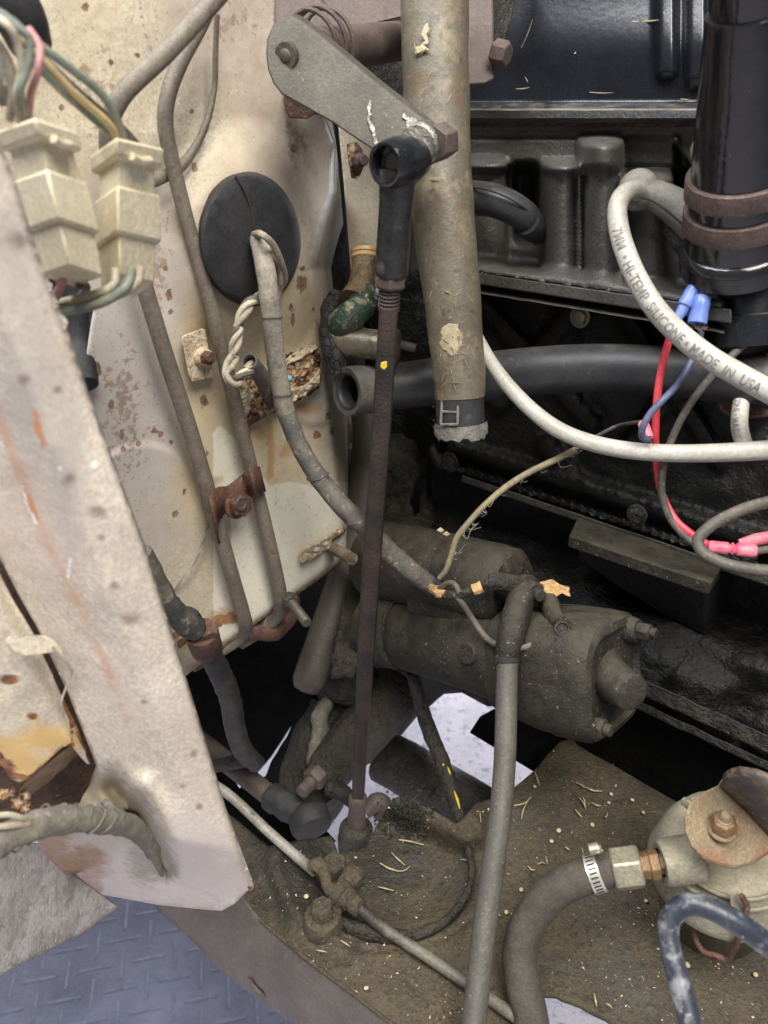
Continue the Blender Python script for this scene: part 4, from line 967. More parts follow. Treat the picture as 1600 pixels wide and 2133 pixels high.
# engine mounting shelf
mb = MB(); tp_ = [(1203, 1077, .10), (1360, 1128, .10), (1502, 1184, .10), (1482, 1214, .20), (1330, 1165, .20), (1185, 1116, .20)]
prism(mb, [PX(E(*q)) for q in tp_], Vector((0, 0, -.008))); obj('mount_plate', mb, m_starter, eng, bevel=.0008)
mb = MB(); prism(mb, [PX(E(*q)) for q in [(1195, 1112, .12), (1478, 1210, .12), (1470, 1330, .06), (1330, 1250, .06), (1200, 1165, .06)]], -OUT * .06); obj('mount_boss', mb, m_block, eng, bevel=.003, subdiv=2, disp=(.001, 120))
# oil pan rail
strip('pan_rail', 1118, 1150, .16, .165, 1250, 1950, m_grime, .04, 4)
strip('pan_flange', 1165, 1182, .17, .175, 1240, 1950, m_block, .04, 2)
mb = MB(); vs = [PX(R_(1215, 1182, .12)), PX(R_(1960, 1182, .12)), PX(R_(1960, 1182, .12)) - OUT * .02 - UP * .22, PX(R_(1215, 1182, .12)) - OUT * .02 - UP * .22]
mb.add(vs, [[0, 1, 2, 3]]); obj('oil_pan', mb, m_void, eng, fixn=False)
# bell housing casting left of the block
def d_bell(x, y):
    o = .05 * bump_(x, 850, 60) + .03 * bump_(y, 940, 90) + .018 * mn.noise(Vector((x * .02, y * .02, 4))) + .008 * mn.noise(Vector((x * .06, y * .06, 4)))
    o += .05 * sm(1060, 1100, y)
    return 1.64 - .0005 * (y - 860) - o
sheet('bell_housing', [(742, 850), (900, 850), (897, 1000), (905, 1090), (890, 1150), (860, 1180), (740, 1400), (690, 1400), (735, 1150), (748, 1000)], d_bell, m_grime, eng, step=9, solid=.006, holes=[[(853, 1040), (868, 1000), (884, 990), (888, 1020), (882, 1058), (864, 1076)]])
mb = MB(); T(mb, [(752, 900, 1.40), (748, 1000, 1.40), (752, 1090, 1.41), (745, 1150, 1.42)], [26, 26, 26, 24], n=16); obj('brown_pipe_upper', mb, m_brown, eng) if False else None
# ================================================================ STARTER MOTOR
stt = thing('starter_motor', 'dusty cylindrical starter motor with solenoid bolted beside the engine block', 'starter motor', PX((1080, 1345, 1.2)))
A, B = (850, 1316, 1.32), (1265, 1408, 1.06)
mb = MB(); L(mb, A, B, [(-.22, 62), (-.2, 76), (-.005, 80), (0, 75), (.01, 78), (.35, 90), (.60, 104), (.605, 100)], 44); obj('body', mb, m_starter, stt, disp=(.0005, 90))
mb = MB(); L(mb, A, B, [(-.014, 76), (-.014, 83), (.008, 83), (.008, 77)], 44); obj('joint_ring', mb, m_grime, stt)
mb = MB(); L(mb, A, B, [(.585, 97), (.59, 103), (.61, 106), (.63, 107), (.80, 122), (.95, 128), (1.005, 127), (1.03, 119), (1.04, 104), (1.02, 96), (1.02, 0)], 56, hint=Vector((.3, 0, 1)), sect=lambda a: (abs(math.cos(a)) ** 3.4 + abs(math.sin(a)) ** 3.4) ** (-1 / 3.4)); obj('end_cap', mb, m_starter, stt, disp=(.0012, 60))
# end face lugs
ax = (PX(B) - PX(A)).normalized()
for (x, y, d, r, ln, nm) in ((1318, 1312, 1.075, 24, .012, 'lug'), (1218, 1508, 1.045, 28, .014, 'lug')):
    mb = MB(); p = PX((x, y, d)); lathe(mb, p - ax * .016, ax, [(0, rp(r * 1.45, d)), (.012, rp(r * 1.3, d)), (.018, rp(r * 1.1, d)), (.020, rp(r * 1.0, d))], 18); ob = obj(nm, mb, m_starter, stt, disp=(.0006, 150))
    mb = MB(); hexa(mb, p + ax * .003, ax, rp(r * .85, d), ln * .7); lathe(mb, p + ax * (ln * .9), ax, [(0, rp(r * .5, d)), (.004, rp(r * .45, d))], 12); obj('hex_bolt', mb, m_starter, stt, bevel=.0006, disp=(.0002, 300))
mb = MB(); L(mb, (1250, 1398, 1.06), (1318, 1444, .99), [(-.1, 66), (.1, 54), (.3, 44), (.9, 42), (.97, 39), (1, 33), (1.0, 0)], 28); obj('bearing_boss', mb, m_starter, stt, disp=(.0005, 150))
mb = MB(); ball(mb, PX((1268, 1392, 1.03)), rp(11, 1.03), 10, 7); obj('grease_cap', mb, m_starter, stt)
mb = MB(); T(mb, [(1252, 1430, 1.07), (1248, 1470, 1.06), (1232, 1506, 1.05)], [26, 24, 30], n=14, lump=.001, lsc=150); obj('web', mb, m_starter, stt)
# field-coil screw with a cross slot
fd = 1.135; sp0 = PX((975, 1361, fd)); cn = (CAM - sp0).normalized(); cn = (cn - ax * cn.dot(ax)).normalized(); cn = (cn + Vector((0, 0, -.25))).normalized()
mb = MB(); lathe(mb, sp0 - cn * .004, cn, [(0, rp(24, fd)), (.0052, rp(23, fd)), (.006, rp(21, fd)), (.0058, 0)], 26); obj('field_screw', mb, m_starter, stt)
u, b2 = basis(cn)
for a in (.5, .5 + math.pi / 2):
    mb = MB(); t_v = u * math.cos(a) + b2 * math.sin(a); box(mb, sp0 + cn * .0021, t_v * rp(11, fd), cn.cross(t_v) * rp(2.6, fd), cn * .0003); obj('screw_slot', mb, m_slot, stt)
mb = MB(); L(mb, (792, 1326, 1.30), (845, 1340, 1.28), [(0, 18), (1, 18)], 16); obj('pin', mb, m_starter, stt)
# solenoid on top
SA, SB = (800, 1168, 1.36), (1072, 1226, 1.16)
mb = MB(); L(mb, SA, SB, [(-.1, 50), (-.06, 80), (.0, 85), (.5, 87), (.9, 87), (.97, 84), (1.0, 72), (1.0, 0)], 40); obj('solenoid', mb, m_starter, stt, disp=(.0012, 70))
mb = MB(); T(mb, [(870, 1248, 1.27), (930, 1262, 1.24), (1000, 1278, 1.20), (1070, 1296, 1.165)], [42, 50, 52, 40], n=18, lump=.001, lsc=150); obj('saddle', mb, m_starter, stt)
mb = MB(); L(mb, (1040, 1262, 1.17), (1062, 1280, 1.15), [(0, 16), (1, 14)], 12); L(mb, (1030, 1290, 1.17), (1046, 1302, 1.16), [(0, 11), (1, 10)], 10); obj('terminal_stud', mb, m_grime, stt)
mb = MB(); L(mb, (1095, 1318, 1.14), (1126, 1334, 1.12), [(0, 12), (1, 11)], 12); obj('terminal_stud', mb, m_grime, stt)
# terminal, strap and ring lug
sd = (PX((1135, 1245, 1.05)) - PX((1090, 1228, 1.10))).normalized()
mb = MB(); p = PX((1092, 1228, 1.11)); lathe(mb, p, sd, [(0, rp(34, 1.1)), (.004, rp(34, 1.1)), (.0045, rp(26, 1.1))], 20); hexa(mb, p + sd * .004, sd, rp(27, 1.1), .009); lathe(mb, p + sd * .012, sd, [(0, rp(14, 1.08)), (.006, rp(13, 1.08)), (.0062, rp(8, 1.08))], 14); obj('terminal_nut', mb, m_starter, stt, bevel=.0006, disp=(.0003, 250))
mb = MB(); T(mb, [(1120, 1232, 1.12), (1140, 1250, 1.10), (1150, 1272, 1.075), (1162, 1296, 1.055), (1173, 1306, 1.035)], [20, 21, 20, 19, 18], n=14, lump=.0008, lsc=200); obj('strap_lead', mb, m_starter, stt)
lp = PX((1170, 1322, 1.035)); ln_ = (CAM - lp).normalized(); ln_ = (ln_ + Vector((-.1, .1, .25))).normalized()
mb = MB(); lathe(mb, lp - ln_ * .004, ln_, [(0, rp(27, 1.08)), (.003, rp(27, 1.08)), (.0034, rp(25, 1.08))], 24); obj('ring_lug', mb, m_starter, stt)
mb = MB(); lathe(mb, PX((1172, 1310, 1.027)) - ln_ * .0005, ln_, [(0, rp(16, 1.08)), (.002, rp(16, 1.08)), (.002, rp(11, 1.08)), (.0005, rp(10, 1.08))], 20); obj('ring_eye', mb, m_grime, stt)
mb = MB(); slab(mb, [(x, y, 1.09) for x, y in ragged([(1125, 1214), (1148, 1208), (1166, 1216), (1182, 1224), (1186, 1242), (1170, 1240), (1158, 1244), (1130, 1230)], 3, 4)], .006); o = obj('cardboard_scrap', mb, m_chip, None, subdiv=2, disp=(.0012, 150)); tag(o, 'torn scrap of brown card lying on the starter motor by the terminal', 'card scrap')
# starter cable
cb = thing('starter_cable', 'thick grey battery cable hanging from the starter terminal down past the chassis rail', 'cable', PX((1050, 1500, 1.05)))
mb = MB(); T(mb, [(1100, 1222, 1.11), (1088, 1240, 1.09), (1074, 1290, 1.07), (1062, 1340, 1.06), (1056, 1372, 1.06)], [22, 28, 31, 28, 26], n=18, lump=.0006, lsc=200); obj('boot', mb, m_starter, cb)
mb = MB(); L(mb, (1056, 1366, 1.06), (1056, 1376, 1.06), [(0, 25.2), (.1, 27.5), (1, 27.5), (1, 24)], 26); obj('boot_edge', mb, m_rubber, cb)
mb = MB(); T(mb, [(1058, 1360, 1.06), (1055, 1450, 1.05), (1053, 1550, 1.03), (1047, 1650, 1.01), (1035, 1750, .99), (1021, 1850, .97), (1007, 1950, .95), (996, 2050, .93), (982, 2180, .90)], 24, n=18); obj('jacket', mb, M('grey_cable_jacket', (.072, .067, .057), (.095, .088, .074), 50, rough=.55, layers=(dict(scale=800, lo=.62, hi=.7, col=(.26, .24, .2), amt=.7),), bump=((900, .15),)), cb)
mb = MB(); T(mb, [(1018, 1212, 1.09), (1050, 1213, 1.09), (1088, 1222, 1.10)], [17, 20, 20], n=14, lump=.0006, lsc=200); obj('lead_sleeve', mb, m_grime, cb)
mb = MB(); T(mb, [(945, 1235, 1.10), (962, 1255, 1.10), (985, 1290, 1.11), (1010, 1325, 1.10), (1035, 1342, 1.08), (1080, 1350, 1.055), (1108, 1342, 1.05), (1124, 1322, 1.055)], 6.5, n=9); obj('thin_lead', mb, m_greywire, cb)
mb = MB(); T(mb, [(915, 1225, 1.13), (935, 1214, 1.11), (948, 1218, 1.10), (958, 1236, 1.09)], 6, n=9); obj('loop_lead', mb, m_greywire, cb)
# ================================================================ BELL CRANK ARM, ROD
armt = thing('crank_arm', 'grey greasy steel crank arm with a scraped end in front of the big hose', 'arm', PX((650, 150, .9)))
tv = (PX((840, 84, 1.12)) - PX((600, 115, .87))).normalized()
dA = inv_plane((590, 120, .86), (900, 300, .87), (700, 240, .868))
ol = []
for k in range(13):
    a = math.radians(222 - k * 16.5); pass
ol = [(625, 40), (604, 30), (584, 34), (566, 52), (554, 82), (552, 112), (556, 146), (568, 176), (586, 198), (604, 208), (640, 228), (690, 256), (740, 290), (774, 312), (800, 326), (840, 345), (872, 350), (898, 345), (916, 326), (922, 300), (914, 278), (890, 254), (840, 214), (780, 168), (700, 100)]
mb = MB(); prism(mb, [PX((x, y, dA(x, y))) for x, y in ol], tv * .0075); obj('lever', mb, m_arm, armt, bevel=.0012)
pc = PX((598, 116, dA(598, 116)))
mb = MB(); lathe(mb, pc - tv * .0018, tv, [(0, rp(20, .86)), (0, rp(25, .86)), (.0008, rp(26, .86)), (.003, rp(26, .86))], 30); lathe(mb, pc - tv * .0026, tv, [(0, rp(10, .86)), (.0005, rp(13, .86)), (.001, rp(14, .86))], 24); obj('pivot_pin', mb, m_arm, armt)
mb = MB(); lathe(mb, pc + tv * .0075, tv, [(0, rp(46, .9)), (.14, rp(44, .9))], 28); obj('pivot_tube', mb, m_brown, armt)
# grease-free scraped boss and bolt
bc = (880, 300)
mb = MB(); lathe(mb, PX((868, 305, dA(868, 305) - .006)), tv, [(0, rp(40, .87)), (.0012, rp(44, .87)), (.006, rp(46, .87)), (.012, rp(44, .87)), (.014, rp(38, .87))], 30); obj('scraped_boss', mb, m_bare, armt)
sheet('scraped_area', ragged([(838, 236), (862, 246), (892, 262), (912, 284), (905, 300), (880, 282), (858, 284), (846, 300), (838, 280), (846, 262)], 5, 2), lambda x, y: dA(x, y) - .0015, m_bare, armt, step=4, solid=.0002)
sheet('scraped_area', ragged([(770, 206), (776, 222), (772, 250), (784, 290), (792, 312), (782, 304), (768, 262), (764, 236)], 4, 6), lambda x, y: dA(x, y) - .0015, m_bare, armt, step=4, solid=.0002)
mb = MB(); a = PX((905, 300, .865)); hexa(mb, a, (PX((942, 288, .885)) - a), rp(37, .87), .011); obj('hex_head', mb, m_brown, armt, bevel=.0006)
# return spring and bracket plate round the tube
for k, (dx, rr) in enumerate(((0, 64), (1, 68), (2, 66))):
    c0 = pc + tv * (.020 + .009 * k) + UP * .003; u, b2 = basis(tv)
    ring = [c0 + (u * math.cos(t) + b2 * math.sin(t)) * rp(rr, .9) + tv * .0009 * t for t in [2 * math.pi * q / 28 for q in range(29)]]
    mb = MB(); tube(mb, ring, rp(5, .9), n=8, sub=1); obj('spring_coil', mb, m_brown, armt)
br = thing('pivot_bracket', 'rusty brown pivot bracket plate behind the crank arm at the top', 'bracket', PX((680, 60, 1.0)))
mb = MB(); pts = [(570, -60), (660, -60), (668, 0), (700, 38), (728, 76), (742, 112), (740, 140), (722, 158), (690, 165), (660, 160), (620, 150), (572, 60)]
prism(mb, [PX((x, y, .985 + .0001 * (x - 600))) for x, y in pts], tv * .004); obj('plate', mb, m_brown, br, bevel=.0008)
mb = MB(); slab(mb, [(590, 180, .96), (660, 236, .96), (640, 248, .97), (602, 246, .97), (592, 220, .97)], .05); obj('lower_tab', mb, m_rustmetal, br, bevel=.0008)
mb = MB(); prism(mb, [PX(q) for q in [(600, -80, 1.06), (860, -80, 1.08), (860, 28, 1.08), (722, 60, 1.06), (640, 60, 1.06)]], tv * .01); obj('upper_plate', mb, m_brown, br)
mb = MB(); prism(mb, [PX(q) for q in [(740, 118, 1.2), (850, 100, 1.2), (850, 240, 1.2), (700, 170, 1.2)]], tv * .01); obj('backing', mb, m_grime, br)
b3 = thing('hose_bracket', 'brown bracket plate with a bolt just right of the big hose at the top', 'bracket', PX((1000, 80, 1.03)))
mb = MB(); slab(mb, [(930, -60, 1.04), (1026, -60, 1.04), (1029, 50, 1.04), (1030, 165, 1.04), (1010, 175, 1.04), (970, 178, 1.04), (930, 170, 1.04)], .03); obj('plate', mb, m_brown, b3, bevel=.0012)
mb = MB(); slab(mb, [(1026, -60, 1.06), (1082, -60, 1.07), (1068, 30, 1.07), (1052, 85, 1.07), (1030, 90, 1.06)], .03); obj('rear_plate', mb, m_grime, b3, bevel=.0008)
mb = MB(); a = PX((1030, 108, 1.03)); hexa(mb, a, PX((1064, 116, 1.02)) - a, rp(26, 1.03), .009); obj('hex_bolt', mb, m_brown, b3, bevel=.0006)
# ball joint, sleeve, nut, rod
rod = thing('tie_rod', 'long straight steel rod with a glossy black ball joint hanging from the crank arm', 'rod', PX((800, 700, 1.0)))
hc = (832, 338, .835)
jd = (PX((775, 344, .813)) - PX((840, 332, .845))).normalized()
mb = MB(); lathe(mb, PX(hc) - jd * .015, jd, [(-.002, rp(22, .84)), (.002, rp(38, .84)), (.009, rp(48, .84)), (.017, rp(50, .84)), (.0235, rp(46, .84)), (.0255, rp(42, .84)), (.025, rp(36, .84)), (.019, rp(34, .84)), (.0185, rp(25, .84)), (.0205, rp(21, .84)), (.021, 0)], 40); obj('ball_housing', mb, m_blackgloss, rod, disp=(.0003, 150))
mb = MB(); ball(mb, PX(hc) + jd * .004, rp(30, .83), 20, 12); obj('ball', mb, m_bare, rod) if False else None
mb = MB(); L(mb, (838, 330, .845), (880, 318, .865), [(0, 40), (.5, 34), (1, 30)], 24); obj('ball_neck', mb, m_bare, rod)
sx = [(829, 360, .845), (826, 420, .86), (820, 500, .885), (815, 572, .905)]
mb = MB(); L(mb, (829, 352, .84), (815, 574, .905), [(0, 42), (.12, 38), (.3, 35), (.7, 35), (.93, 35), (.98, 35), (1, 32)], 30); obj('sleeve', mb, m_blackgloss if False else M('black_sleeve', (.010, .011, .013), (.026, .026, .026), 60, rough=.26, layers=(dict(scale=90, lo=.58, hi=.72, col=(.10, .08, .06), amt=.7),), bump=((600, .12),)), rod)
mb = MB(); a = PX((814, 572, .905)); hexa(mb, a, PX((812, 602, .915)) - a, rp(35, .905), rp(28, .905)); obj('lock_nut', mb, m_brown, rod, bevel=.0007)
mb = MB(); stud(mb, (812, 598, .912), (810, 648, .93), 23, 8, 20); obj('thread', mb, m_rod, rod)
sq = lambda a: 1.0 / max(abs(math.cos(a)), abs(math.sin(a))) * (1 - .06 * abs(math.sin(2 * a)))
mb = MB(); T(mb, [(810, 640, .925), (805, 720, .95), (798, 840, .99), (790, 960, 1.03), (781, 1080, 1.08), (771, 1220, 1.13), (764, 1330, 1.17), (760, 1400, 1.20), (752, 1540, 1.26), (745, 1672, 1.31)], [19.5, 20, 20, 20, 19.5, 19, 18.5, 17, 14.5, 13], n=16, sub=6, section=lambda a: min(1.16, 1.0 / max(abs(math.cos(a)), abs(math.sin(a))))); obj('shaft', mb, m_rod, rod, smooth=28)
mb = MB(); slab(mb, [(794, 755, .935), (806, 752, .935), (807, 764, .94), (800, 771, .94), (792, 765, .94)], .003); obj('yellow_paint_mark', mb, m_yel, rod, bevel=.0004)
mb = MB(); L(mb, (746, 1655, 1.305), (741, 1732, 1.335), [(0, 15), (.05, 19), (.2, 20), (.3, 17), (.4, 17), (.8, 21), (1, 24)], 24); obj('end_socket', mb, m_brown, rod)
mb = MB(); L(mb, (742, 1718, 1.325), (740, 1778, 1.35), [(0, 25), (.08, 34), (.2, 36), (.28, 33), (.45, 38), (.8, 36), (1, 26), (1, 0)], 28); obj('ball_boot', mb, m_grime, rod)
mb = MB(); T(mb, [(760, 1690, 1.34), (785, 1672, 1.345), (800, 1682, 1.35), (792, 1706, 1.35)], [16, 20, 21, 16], n=12, lump=.001, lsc=200); obj('pinch_clamp', mb, m_brown, rod)
# ================================================================ BIG HOSE, HEATER PIPES
bh = thing('radiator_hose', 'thick grimy tan hose hanging down the middle with a cut lower end', 'hose', PX((930, 500, 1.0)))
hp = [(904, -70, .965), (907, 100, .975), (911, 260, .985), (922, 430, 1.0), (940, 600, 1.02), (955, 760, 1.04), (958, 828, 1.05)]
mb = MB(); T(mb, hp, [72, 70, 68, 65, 60, 55, 52.5], n=32, sub=10, lump=.0007, lsc=60); obj('outer', mb, m_bighose, bh)
mb = MB(); L(mb, (957, 822, 1.048), (960, 884, 1.062), [(0, 50), (.1, 50), (1, 51)], 32); obj('bare_end', mb, m_blackhose, bh)
mb = MB(); rg_ = []
p0, p1 = PX((960, 878, 1.06)), PX((961, 906, 1.066)); axh = (p1 - p0); ln = axh.length; axh.normalize(); u, b2 = basis(axh)
vs = []; fs = []; n = 40
for k, (t, r) in enumerate(((0, 53), (.3, 56), (.8, 56), (1, 55), (1, 46), (.4, 44))):
    for j in range(n):
        a = 2 * math.pi * j / n; jag = (1 + .35 * mn.noise(Vector((j * .8, k * .1, 0)))) if t > .7 else 1
        vs.append(p0 + axh * ln * t * jag + (u * math.cos(a) + b2 * math.sin(a)) * rp(r, 1.06) * (1 + .03 * mn.noise(Vector((j * .5, k, 1)))))
for k in range(5):
    for j in range(n): fs.append([k * n + j, k * n + (j + 1) % n, (k + 1) * n + (j + 1) % n, (k + 1) * n + j])
mb.add(vs, fs); obj('frayed_cuff', mb, M('cuff', (.22, .205, .17), (.12, .115, .10), 90, rough=.75, bump=((400, .4),)), bh)
mark = [((921, 833), (918, 884)), ((954, 833), (953, 884)), ((920, 857), (954, 859)), ((918, 884), (953, 884)), ((922, 834), (954, 834))]
for a, b_ in mark:
    mb = MB(); dq = lambda x: 1.055 - .0312 * math.sqrt(max(.03, 1 - ((x - 959) / 52) ** 2)) - .002
    T(mb, [(a[0], a[1], dq(a[0])), (b_[0], b_[1], dq(b_[0]))], 2.8, n=6, sub=1); obj('moulded_rib', mb, bpy.data.materials['cuff'], bh)
def hose_d(x, y):
    for a, b_ in zip(hp[:-1], hp[1:]):
        if a[1] <= y <= b_[1]:
            t = (y - a[1]) / (b_[1] - a[1]); cx = a[0] + (b_[0] - a[0]) * t; d = a[2] + (b_[2] - a[2]) * t; r = 72 - 20 * sm(-70, 828, y)
            return d - rp(r, d) / S * math.sqrt(max(.02, 1 - ((x - cx) / r) ** 2)) - .0035
    return 1.0
for nm, ol in (('worn_patch', [(880, 55), (896, 50), (894, 82), (890, 94), (878, 96), (884, 76)]), ('worn_patch', [(908, 690), (930, 676), (958, 672), (966, 690), (960, 716), (944, 730), (950, 746), (936, 738), (920, 726)]), ('worn_patch', [(962, 444), (978, 440), (980, 462), (966, 468)]), ('worn_patch', [(866, 100), (894, 96), (880, 106), (866, 112)])):
    sheet(nm, ragged(ol, 9, len(ol) + ol[0][0]), lambda x, y: hose_d(x, y) + .0022, m_scrape, bh, step=4, solid=.0003)
mb = MB(); rq = random.Random(21)
for q in range(70):
    y = rq.uniform(-20, 815) if q % 2 else rq.uniform(600, 815); x0 = 905 + (y / 830.0) * 52; x = x0 + rq.uniform(-.9, .9) * 55
    if hose_d(x, y) > 1.2: continue
    l = rq.uniform(3, 13); a = rq.choice((-1.1, -.7, .3, 1.3, 1.6)) + rq.uniform(-.4, .4); wd = rq.uniform(.6, 1.7)
    pts = [(x + l * t * math.cos(a) + rq.uniform(-1.5, 1.5), y + l * t * math.sin(a), 0) for t in (-1, 0, 1)]
    T(mb, [(p[0], p[1], hose_d(p[0], p[1]) + .0012) for p in pts], [wd * .4, wd, wd * .3], n=5, sub=3)
o = obj('torn_fibres', mb, m_fibre, bh); o['kind'] = 'stuff'
# cross pipe with cut end
cpz = thing('coolant_pipe', 'wide black rubber hose crossing behind the big tan hose with an open cut end', 'hose', PX((1150, 780, 1.1)))
hp2 = [(724, 815, 1.14), (800, 807, 1.18), (900, 796, 1.185), (1010, 784, 1.15), (1130, 772, 1.11), (1250, 767, 1.08), (1400, 774, 1.03), (1620, 798, .96)]
mb = MB(); T(mb, hp2, [47, 47, 49, 50, 50, 50, 52, 55], n=32, sub=8, caps=False); o = obj('outer', mb, m_blackhose, cpz); mm = o.modifiers.new('s', 'SOLIDIFY'); mm.thickness = .004; mm.offset = -1
mb = MB(); a = PX((722, 816, 1.139)); b_ = PX((766, 811, 1.163)); lathe(mb, a, b_ - a, [(0.0005, rp(39, 1.15)), (0, rp(49, 1.15)), (.003, rp(51.5, 1.15)), ((b_ - a).length, rp(51.5, 1.15)), ((b_ - a).length, rp(46, 1.15))], 36); o = obj('worn_end_band', mb, M('band_grey', (.12, .11, .09), (.07, .066, .056), 70, rough=.7, bump=((500, .2),)), cpz)
o.data.polygons  # open end: remove the first cap
bmx = bmesh.new(); bmx.from_mesh(o.data); big = [f for f in bmx.faces if len(f.verts) > 8]; bmesh.ops.delete(bmx, geom=big, context='FACES'); bmx.to_mesh(o.data); bmx.free()
mb = MB(); T(mb, [(752, 813, 1.155), (780, 810, 1.17)], 40, n=24, sub=1); obj('bore_shade', mb, m_void, cpz)  # near-black plug standing in for shade inside the open hose
# heater outlet: brass neck, green elbow
ho = thing('heater_outlet', 'corroded brass pipe neck with a wet green elbow beside the black rod', 'pipe', PX((750, 600, 1.1)))
mb = MB(); T(mb, [(738, 628, 1.13), (752, 600, 1.14), (758, 565, 1.14), (760, 530, 1.14)], [33, 29, 27, 27], n=20); obj('neck', mb, m_brass, ho)
mb = MB(); L(mb, (760, 540, 1.14), (760, 520, 1.14), [(0, 27), (.1, 29), (.45, 29), (.5, 26), (.6, 29), (.95, 29), (1, 25)], 24); obj('collar', mb, M('collar_tan', (.52, .36, .13), (.42, .29, .12), 60, rough=.5, bump=()), ho)
mb = MB(); T(mb, [(692, 694, 1.16), (712, 674, 1.13), (736, 654, 1.12), (756, 630, 1.13), (764, 608, 1.14)], [26, 31, 32, 30, 27], n=22, lump=.0008, lsc=200); obj('elbow', mb, m_greenpaint, ho)
hs = thing('heater_spigot', 'short shiny grimy pipe through a cracked black rubber seal in the firewall side', 'pipe', PX((750, 715, 1.12)))
mb = MB(); L(mb, (690, 708, 1.15), (812, 722, 1.12), [(0, 32), (.97, 31), (.98, 35), (1, 34), (1.03, 36), (1.05, 30)], 28); obj('spigot', mb, m_foil, hs)
mb = MB(); L(mb, (812, 722, 1.12), (826, 724, 1.117), [(0, 33), (.1, 37), (.4, 37), (.5, 34), (.6, 38), (.9, 38), (1, 33)], 28); obj('rim', mb, m_brass, hs)
mb = MB(); T(mb, [(826, 715, 1.14), (850, 722, 1.14), (866, 726, 1.14)], 10, n=10); obj('stub', mb, m_brown, hs)
mb = MB(); T(mb, [(700, 612, 1.16), (688, 648, 1.15), (686, 690, 1.14), (694, 735, 1.14), (704, 776, 1.15)], [16, 20, 22, 22, 18], n=16, lump=.0012, lsc=160); obj('cracked_seal', mb, m_cracked, hs)
# small bolt and plate on the flange
fb = thing('flange_bolt', 'rusty bolt on the cream flange left of the black ball joint', 'bolt', PX((750, 335, 1.1)))
mb = MB(); sheetpts = [(722, 300), (742, 292), (756, 312), (757, 350), (748, 372), (732, 372), (726, 340)]; slab(mb, [(x, y, 1.13) for x, y in sheetpts], .01); obj('plate', mb, m_rust, fb, bevel=.0006)
mb = MB(); a = PX((742, 336, 1.12)); hexa(mb, a, PX((765, 333, 1.10)) - a, rp(16, 1.1), .006); lathe(mb, a, PX((765, 333, 1.10)) - a, [(0, rp(12, 1.1)), (.009, rp(11, 1.1))], 12); obj('nut', mb, m_brown, fb, bevel=.0004)
# brown overflow pipe
single('drain_pipe', 'brown metal drain pipe with a rounded blind end under the firewall edge', 'pipe', [(770, 850, 1.47), (764, 980, 1.47), (752, 1090, 1.46), (726, 1180, 1.45), (690, 1290, 1.44), (655, 1390, 1.43), (645, 1418, 1.43), (640, 1436, 1.43), (638, 1442, 1.43)], [33, 34, 35, 37, 37, 37, 36, 28, 8], M('brown_pipe_paint', (.055, .046, .038), (.075, .063, .052), 40, rough=.5, bump=((500, .12),)), n=22, sub=6)
# ================================================================ STEERING GEAR AREA
sg = thing('steering_gear', 'grimy steering gear casting with a protruding hex bolt under the firewall', 'steering gear', PX((740, 1540, 1.45)))
mb = MB(); L(mb, (830, 1440, 1.52), (668, 1622, 1.42), [(-.1, 40), (-.02, 64), (.25, 64), (.30, 57), (.62, 55), (.66, 52), (.92, 48), (1, 38), (1, 0)], 30); obj('sector_housing', mb, m_grime, sg, disp=(.0015, 60))
mb = MB(); ball(mb, PX((735, 1420, 1.50)), rp(58, 1.5), 20, 12, (1, 1, .8)); obj('gearbox_body', mb, m_grime, sg, disp=(.003, 45))
mb = MB(); T(mb, [(700, 1395, 1.55), (740, 1450, 1.56), (800, 1470, 1.56)], [60, 70, 60], n=18, lump=.003, lsc=60); obj('gearbox_neck', mb, m_grime, sg)
mb = MB(); a = PX((664, 1612, 1.40)); dd = PX((628, 1650, 1.36)) - a; hexa(mb, a, dd, rp(26, 1.4), .010); lathe(mb, a + dd.normalized() * .008, dd, [(0, rp(15, 1.4)), (.014, rp(14, 1.4)), (.0145, rp(10, 1.4))], 14); obj('adjuster_bolt', mb, m_brown, sg, bevel=.0006)
mb = MB(); T(mb, [(690, 1640, 1.40), (715, 1652, 1.38), (742, 1676, 1.345)], [20, 17, 15], n=12, lump=.001, lsc=200); obj('drop_arm', mb, m_grime, sg)
mb = MB(); T(mb, [(690, 1452, 1.5), (668, 1490, 1.48), (668, 1520, 1.47), (655, 1560, 1.46), (645, 1592, 1.46)], [14, 19, 17, 14, 10], n=12, lump=.002, lsc=120); obj('rag_strip', mb, m_tape, sg)
mb = MB(); T(mb, [(700, 1430, 1.58), (665, 1490, 1.58), (632, 1550, 1.57), (600, 1605, 1.55), (575, 1640, 1.53)], [52, 42, 40, 38, 30], n=18, lump=.002, lsc=70); obj('rubber_gaiter', mb, m_void, sg)
mb = MB(); T(mb, [(700, 1480, 1.56), (660, 1560, 1.54), (640, 1640, 1.52), (690, 1690, 1.48)], [60, 62, 60, 40], n=16, lump=.004, lsc=50); obj('casting_foot', mb, m_grime, sg)
sh = thing('axle_tube', 'dark greasy tube running diagonally across the bright gap in the floor', 'tube', PX((900, 1610, 1.6)))
mb = MB(); T(mb, [(800, 1575, 1.66), (850, 1602, 1.63), (920, 1645, 1.60), (1010, 1700, 1.56), (1080, 1750, 1.54)], 56, n=24, lump=.0012, lsc=90); obj('tube_body', mb, m_grime, sh)
mb = MB(); slab(mb, [(888, 1668, 1.52), (932, 1618, 1.52), (948, 1616, 1.52), (1012, 1668, 1.52), (1000, 1700, 1.52), (930, 1700, 1.52)], .03); obj('gusset', mb, m_grime, sh, bevel=.0015)
xm = thing('cross_member', 'dark crossmember end showing in the bright gap behind the thick starter cable', 'crossmember', PX((1080, 1560, 1.6)))
